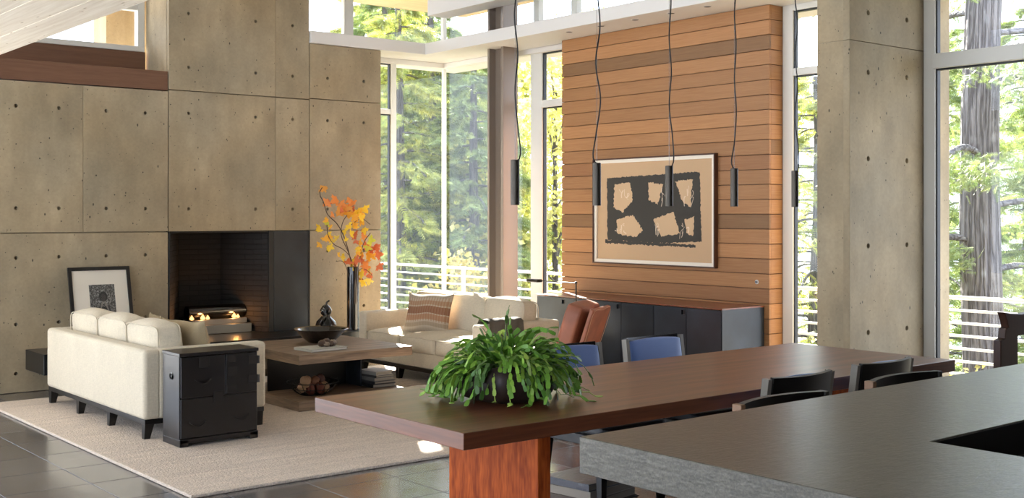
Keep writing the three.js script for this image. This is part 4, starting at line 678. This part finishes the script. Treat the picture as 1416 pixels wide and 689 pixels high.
// ---------------------------------------------------------------- outdoors
single('bounce_slab', uvm(box(-14, -1.75, -0.25, -0.06, -10.4, 6)), std({ color: 0xd4d3cf, roughness: 0.85 }), 'unseen pale slab added to bounce sunlight beyond the left wall of windows', 'bounce_slab', [0, 0, 0], 0, null, 'structure');  // unseen, added to bounce sunlight onto the low ceiling and sofa back
single('bounce_slab', uvm(box(-14, 4.0, -0.25, -0.06, -17, -10.6)), std({ color: 0xd4d3cf, roughness: 0.85 }), 'unseen pale slab added to bounce sunlight behind the concrete wall', 'bounce_slab', [0, 0, 0], 0, null, 'structure');  // same added pale bounce surface, continued behind the wall
single('deck', uvm(box(XG + 0.06, 8.75, -0.25, -0.08, -14.5, 4)), std({ color: 0x77746f, roughness: 0.8 }), 'grey deck outside the windows', 'deck', [0, 0, 0], 0, null, 'structure');
{
  const r = thing('deck_railing', 'white horizontal rail fence along the deck outside', 'railing', [8.5, -0.08, 0]), m = std({ color: 0xe6e4df, roughness: 0.5 });
  for (let k = 0; k < 7; k++) part('rail', cyl(k ? 0.011 : 0.017, k ? 0.011 : 0.017, 18.4, 10).rotateX(Math.PI / 2).translate(0, 0.915 - k * 0.1, -5.3), m, r);
  for (let z = -14.4; z < 4; z += 1.53) part('post', rbox(-0.02, 0.02, 0, 0.915, z, z + 0.035, 0.003), m, r);
}
{
  const g = new THREE.PlaneGeometry(140, 120, 70, 60).rotateX(-Math.PI / 2), p = g.attributes.position; for (let i = 0; i < p.count; i++) { const x = p.getX(i), z = p.getZ(i) - 25; p.setXYZ(i, x + 20, -3.2 + (vn(x * 0.15 + 50, z * 0.15 + 90, 999, 999, 7) - 0.5) * 0.8 - Math.max(0, Math.hypot(x + 15, z + 5) - 30) * 0.09, z); } g.computeVertexNormals();
  const groundMap = dataTex(256, 256, (u, v) => { const k = fbm(u, v, 8, 8, 5, 161), d = fbm(u, v, 50, 50, 2, 165); return mixc([0.30, 0.29, 0.17], [0.56, 0.47, 0.27], k * 0.8 + d * 0.3 - 0.1); }, true, 0.25, 0.25);
  single('ground', uvm(g), std({ map: groundMap, roughness: 1 }), 'leaf littered ground outside among the trees', 'ground', [0, 0, 0], 0, null, 'structure');
  single('lake', new THREE.PlaneGeometry(400, 300).rotateX(-Math.PI / 2).translate(120, -5.2, -150), phy({ color: 0x9fb0b8, roughness: 0.12 }), 'bright lake water seen beyond the trees', 'lake', [0, 0, 0], 0, null, 'structure');
}
const barkMap = dataTex(512, 512, (u, v) => { const r = Math.abs(fbm(u, v, 18, 4, 4, 171) - 0.5) * 2, f = fbm(u, v, 60, 40, 3, 175), l = fbm(u, v, 10, 14, 3, 179); return mixc(mixc([0.27, 0.255, 0.26], [0.50, 0.485, 0.49], Math.min(1, r * 2.4 + f * 0.35)), [0.72, 0.73, 0.74], Math.max(0, l - 0.62) * 2.2); }, true, 1, 0.7);
const barkBump = dataTex(512, 512, (u, v) => Math.min(1, Math.abs(fbm(u, v, 18, 4, 4, 171) - 0.5) * 4), false, 1, 0.7);
const bark = std({ map: barkMap, bumpMap: barkBump, bumpScale: 0.03, roughness: 0.95 });
function trunkGeo(r0, r1, h, lean = 0) { const g = new THREE.CylinderGeometry(r1, r0, h, 28, 24, true).translate(0, h / 2, 0), p = g.attributes.position; for (let i = 0; i < p.count; i++) { const a = Math.atan2(p.getZ(i), p.getX(i)), y = p.getY(i), k = 1 + 0.07 * Math.sin(a * 9 + y * 0.7) * Math.sin(a * 4 + y) + 0.03 * Math.sin(a * 17 - y * 2); p.setXYZ(i, p.getX(i) * k + lean * y + 0.04 * Math.sin(y * 0.8), y, p.getZ(i) * k + 0.03 * Math.cos(y * 0.6)); } g.computeVertexNormals(); const uv = g.attributes.uv; for (let i = 0; i < uv.count; i++) uv.setXY(i, uv.getX(i) * 2, uv.getY(i) * h * 0.5); return g; }
// a flat feathery evergreen spray and a small broad leaf
function sprayGeo() { const pos = []; const tri = (a, b, c) => pos.push(...a, ...b, ...c); for (let i = 0; i < 7; i++) { const y = 0.1 + i * 0.13, w = 0.34 * (1 - i / 9); for (const s of [-1, 1]) tri([0, y, 0], [s * w, y + 0.16, -0.05 * i * 0.3], [0, y + 0.075, 0.01]); } tri([-0.015, 0, 0], [0.015, 0, 0], [0, 1.05, 0]); const g = new THREE.BufferGeometry(); g.setAttribute('position', new THREE.BufferAttribute(new Float32Array(pos), 3)); g.computeVertexNormals(); return g; }
function leafGeo() { const g = new THREE.BufferGeometry(); g.setAttribute('position', new THREE.BufferAttribute(new Float32Array([0, 0, 0, 0.38, 0.45, 0.08, 0, 0.4, -0.03, 0, 0, 0, 0, 0.4, -0.03, -0.38, 0.45, 0.08, 0, 0.4, -0.03, 0.38, 0.45, 0.08, 0, 1, 0.02, 0, 0.4, -0.03, 0, 1, 0.02, -0.38, 0.45, 0.08]), 3)); g.computeVertexNormals(); return g; }
const SPRAY = sprayGeo(), LEAF = leafGeo(), foliageMat = phy({ color: 0xffffff, roughness: 0.75, side: THREE.DoubleSide, transmission: 0.45, thickness: 0 });
function foliage(parent, geo, list) {      // list of [x, y, z, size, color, direction or null]
  const m = new THREE.InstancedMesh(geo, foliageMat, list.length), o = new THREE.Object3D(), c = new THREE.Color(); m.name = 'foliage'; m.userData.kind = 'stuff'; m.castShadow = m.receiveShadow = true;
  list.forEach(([x, y, z, s, col, d], i) => { o.position.set(x, y, z); if (d) { o.quaternion.setFromUnitVectors(V(0, 1, 0), d); o.rotateY(rr(-0.9, 0.9)); } else o.rotation.set(rr(-3, 3), rr(-3, 3), rr(-3, 3)); o.scale.setScalar(s); o.updateMatrix(); m.setMatrixAt(i, o.matrix); m.setColorAt(i, c.setRGB(...col)); });
  parent.add(m); return m;
}
const tint = (a, b) => { const t = rnd(), k = rr(0.5, 1.35); return a.map((x, i) => (x + (b[i] - x) * t) * k); };
const EVER = [[0.12, 0.20, 0.05], [0.40, 0.46, 0.12]], EVERB = [[0.22, 0.30, 0.045], [0.72, 0.70, 0.17]], YEL = [[0.62, 0.50, 0.07], [0.80, 0.70, 0.22]], LIME = [[0.42, 0.46, 0.09], [0.70, 0.66, 0.20]];
function evergreen(label, pos, h, r, n, cols, group, y0 = 1.2, trunkR = 0.16) {
  const t = thing('evergreen_tree', label, 'tree', pos, rr(0, 6), group); part('trunk', trunkGeo(trunkR, trunkR * 0.35, h), bark, t);
  const list = [], nb = Math.round(h * 8); const bs = [];
  for (let i = 0; i < nb; i++) {
    const f = i / nb, y = y0 + (h - y0) * f, L = r * Math.pow(1 - f, 0.7) * rr(0.65, 1.1) + 0.3, a = i * 2.4 + rr(-0.3, 0.3), dir = V(Math.cos(a), -0.12, Math.sin(a)), pts = [];
    for (let k = 0; k <= 3; k++) { const s = k / 3; pts.push([dir.x * L * s, y + 0.1 * L * s - 0.32 * L * s * s, dir.z * L * s]); } bs.push(tube(pts, 0.018 + 0.016 * (1 - f), 6, 5));
    const m = Math.round(n / nb);
    for (let k = 0; k < m; k++) { const s = Math.sqrt(rr(0.03, 1)), w = (rnd() - 0.5) * 0.75 * L * (1.05 - s * 0.7), x = dir.x * L * s - dir.z * w, z = dir.z * L * s + dir.x * w; list.push([x, y + 0.1 * L * s - 0.34 * L * s * s - Math.abs(w) * 0.15 + rr(-0.08, 0.06), z, rr(0.16, 0.34), tint(...cols), V(dir.x + rr(-0.9, 0.9), rr(-0.75, 0.1), dir.z + rr(-0.9, 0.9)).normalize()]); }
  }
  part('branches', bs, bark, t); foliage(t, SPRAY, list); return t;
}
function leafy(name, label, pos, h, r, n, cols, size, group, y0 = 0.8, trunkR = 0.09) {
  const t = thing(name, label, name.includes('shrub') ? 'shrub' : 'tree', pos, rr(0, 6), group); part('trunk', trunkGeo(trunkR, trunkR * 0.4, h * 0.8, 0.02), bark, t); const list = [], bs = [], cl = [];
  for (let i = 0; i < 16; i++) { const a = i * 2.4, f = (i + 0.5) / 16, y = y0 + (h - y0) * f * 0.85, L = r * rr(0.55, 1) * Math.sin(Math.PI * (0.25 + 0.7 * f)); bs.push(tube([[0, y * 0.85, 0], [Math.cos(a) * L * 0.5, y + 0.15, Math.sin(a) * L * 0.5], [Math.cos(a) * L, y + 0.3, Math.sin(a) * L]], 0.02, 8, 5)); for (let k = 1; k <= 4; k++) cl.push([Math.cos(a) * L * k / 4, y + 0.08 * k, Math.sin(a) * L * k / 4]); }
  for (let k = 0; k < n; k++) { const c = cl[Math.floor(rnd() * cl.length)], e = r * 0.2; list.push([c[0] + (rnd() + rnd() - 1) * e * 1.6, c[1] + (rnd() + rnd() - 1) * e * 1.3, c[2] + (rnd() + rnd() - 1) * e * 1.6, size * rr(0.7, 1.4), tint(...cols), null]); }
  part('branches', bs, bark, t); foliage(t, LEAF, list); return t;
}
const G = 'trees beyond the deck';
{
  seed = 31337;
  for (const [u, d, h, r] of [[552, 23, 9.3, 2.4], [597, 25, 9.8, 2.4], [655, 23, 8.2, 1.9], [535, 28, 10.9, 2.8], [585, 31, 11.2, 2.9], [640, 28, 9.3, 2.2], [500, 33, 11.6, 3], [690, 38, 10.8, 2.8], [620, 44, 12, 3.6]]) evergreen('hazy green evergreen tree behind the corner window', at(u, d, -3.6), h, r, 11000, u % 2 ? EVER : EVERB, 'evergreens behind the corner window', 0.6);
  leafy('maple_tree', 'yellow leafed tree between the column and the cedar wall', at(770, 24, -3.6), 9.6, 2.4, 5500, [[0.55, 0.56, 0.12], [0.86, 0.78, 0.32]], 0.12, 'yellow trees outside'); leafy('maple_tree', 'lime green leafed tree behind the clerestory by the column', at(700, 30, -3.6), 10.5, 2.6, 9000, LIME, 0.13, 'yellow trees outside'); leafy('maple_tree', 'pale yellow tree low in the corner window', at(640, 21, -3.6), 4.6, 1.3, 2600, YEL, 0.11, 'yellow trees outside'); leafy('maple_tree', 'tall lime tree seen beyond the high windows', at(800, 34, -3.6), 12, 3, 9000, LIME, 0.14, 'yellow trees outside');
  leafy('bare_tree', 'thin nearly bare tree outside the high window over the ledge', at(120, 30, -3.6), 9.5, 2.6, 700, LIME, 0.12, G); leafy('bare_tree', 'thin nearly bare tree outside the clerestory next to the concrete block', at(455, 26, -3.6), 8.6, 2.2, 1200, LIME, 0.11, G);
  const p = at(1360, 16, -3.6), t = thing('pine_tree', 'big grey furrowed pine trunk outside the large window', 'tree', p); part('trunk', trunkGeo(0.31, 0.2, 11), bark, t); const bs = [], list = [];
  for (const [y, a, L] of [[5.2, 0.2, 2.6], [5.9, 2.9, 2.4], [6.4, -0.5, 2.6], [7.2, 2.3, 2.8], [4.7, 3.6, 1.6], [7.6, 0.4, 3], [6.9, 1.4, 2], [8.3, 3.4, 3], [8.6, -0.9, 2.6], [5.5, 4.6, 2.0], [4.3, 0.6, 1.5], [7.9, 5.2, 2.4]]) { const c = Math.cos(a), s = Math.sin(a); bs.push(tube([[0, y, 0], [c * L * 0.4, y + 0.08, s * L * 0.4], [c * L, y - 0.25, s * L]], 0.045, 10, 7)); for (let k = 0; k < 1000; k++) { const f = Math.sqrt(rr(0.06, 1)), w = (rnd() - 0.5) * L * 0.9 * (1.1 - f * 0.6); list.push([c * L * f - s * w, y - 0.25 * f * f + rr(-0.25, 0.12) - Math.abs(w) * 0.2, s * L * f + c * w, rr(0.09, 0.19), tint(...EVER), V(c + rr(-1, 1), rr(-0.8, 0.1), s + rr(-1, 1)).normalize()]); } } part('branches', bs, bark, t); foliage(t, SPRAY, list);
  for (const [u, d, h, r] of [[1290, 24, 8.5, 2.4], [1420, 27, 10, 2.8], [1475, 20, 8, 2.2], [1340, 36, 11, 3.2], [1240, 34, 10.5, 3]]) evergreen('deep green evergreen tree behind the big pine trunk', at(u, d, -3.6), h, r, 8000, EVER, 'evergreens behind the large window', 0.4);
  for (const [u, d, h, r] of [[1128, 21, 7.6, 2.0], [1090, 30, 9, 2.6]]) evergreen('bright green evergreen tree behind the narrow window', at(u, d, -3.6), h, r, 5200, EVERB, 'evergreens behind the narrow window', 0.4);
  leafy('yellow_shrub', 'low yellow shrub at the foot of the pine trunk', at(1345, 13.5, -3.5), 3.2, 0.9, 800, YEL, 0.085, 'yellow shrubs', 0.5, 0.04); leafy('yellow_shrub', 'low yellow shrub outside the narrow window', at(1118, 15, -3.4), 3.3, 1.1, 1200, YEL, 0.09, 'yellow shrubs', 0.5, 0.04);
  leafy('yellow_shrub', 'golden shrub behind the rails of the corner window', at(600, 19, -3.5), 3.4, 1.0, 1800, YEL, 0.1, 'yellow shrubs', 0.5, 0.04);
}
renderer.render(scene, camera);
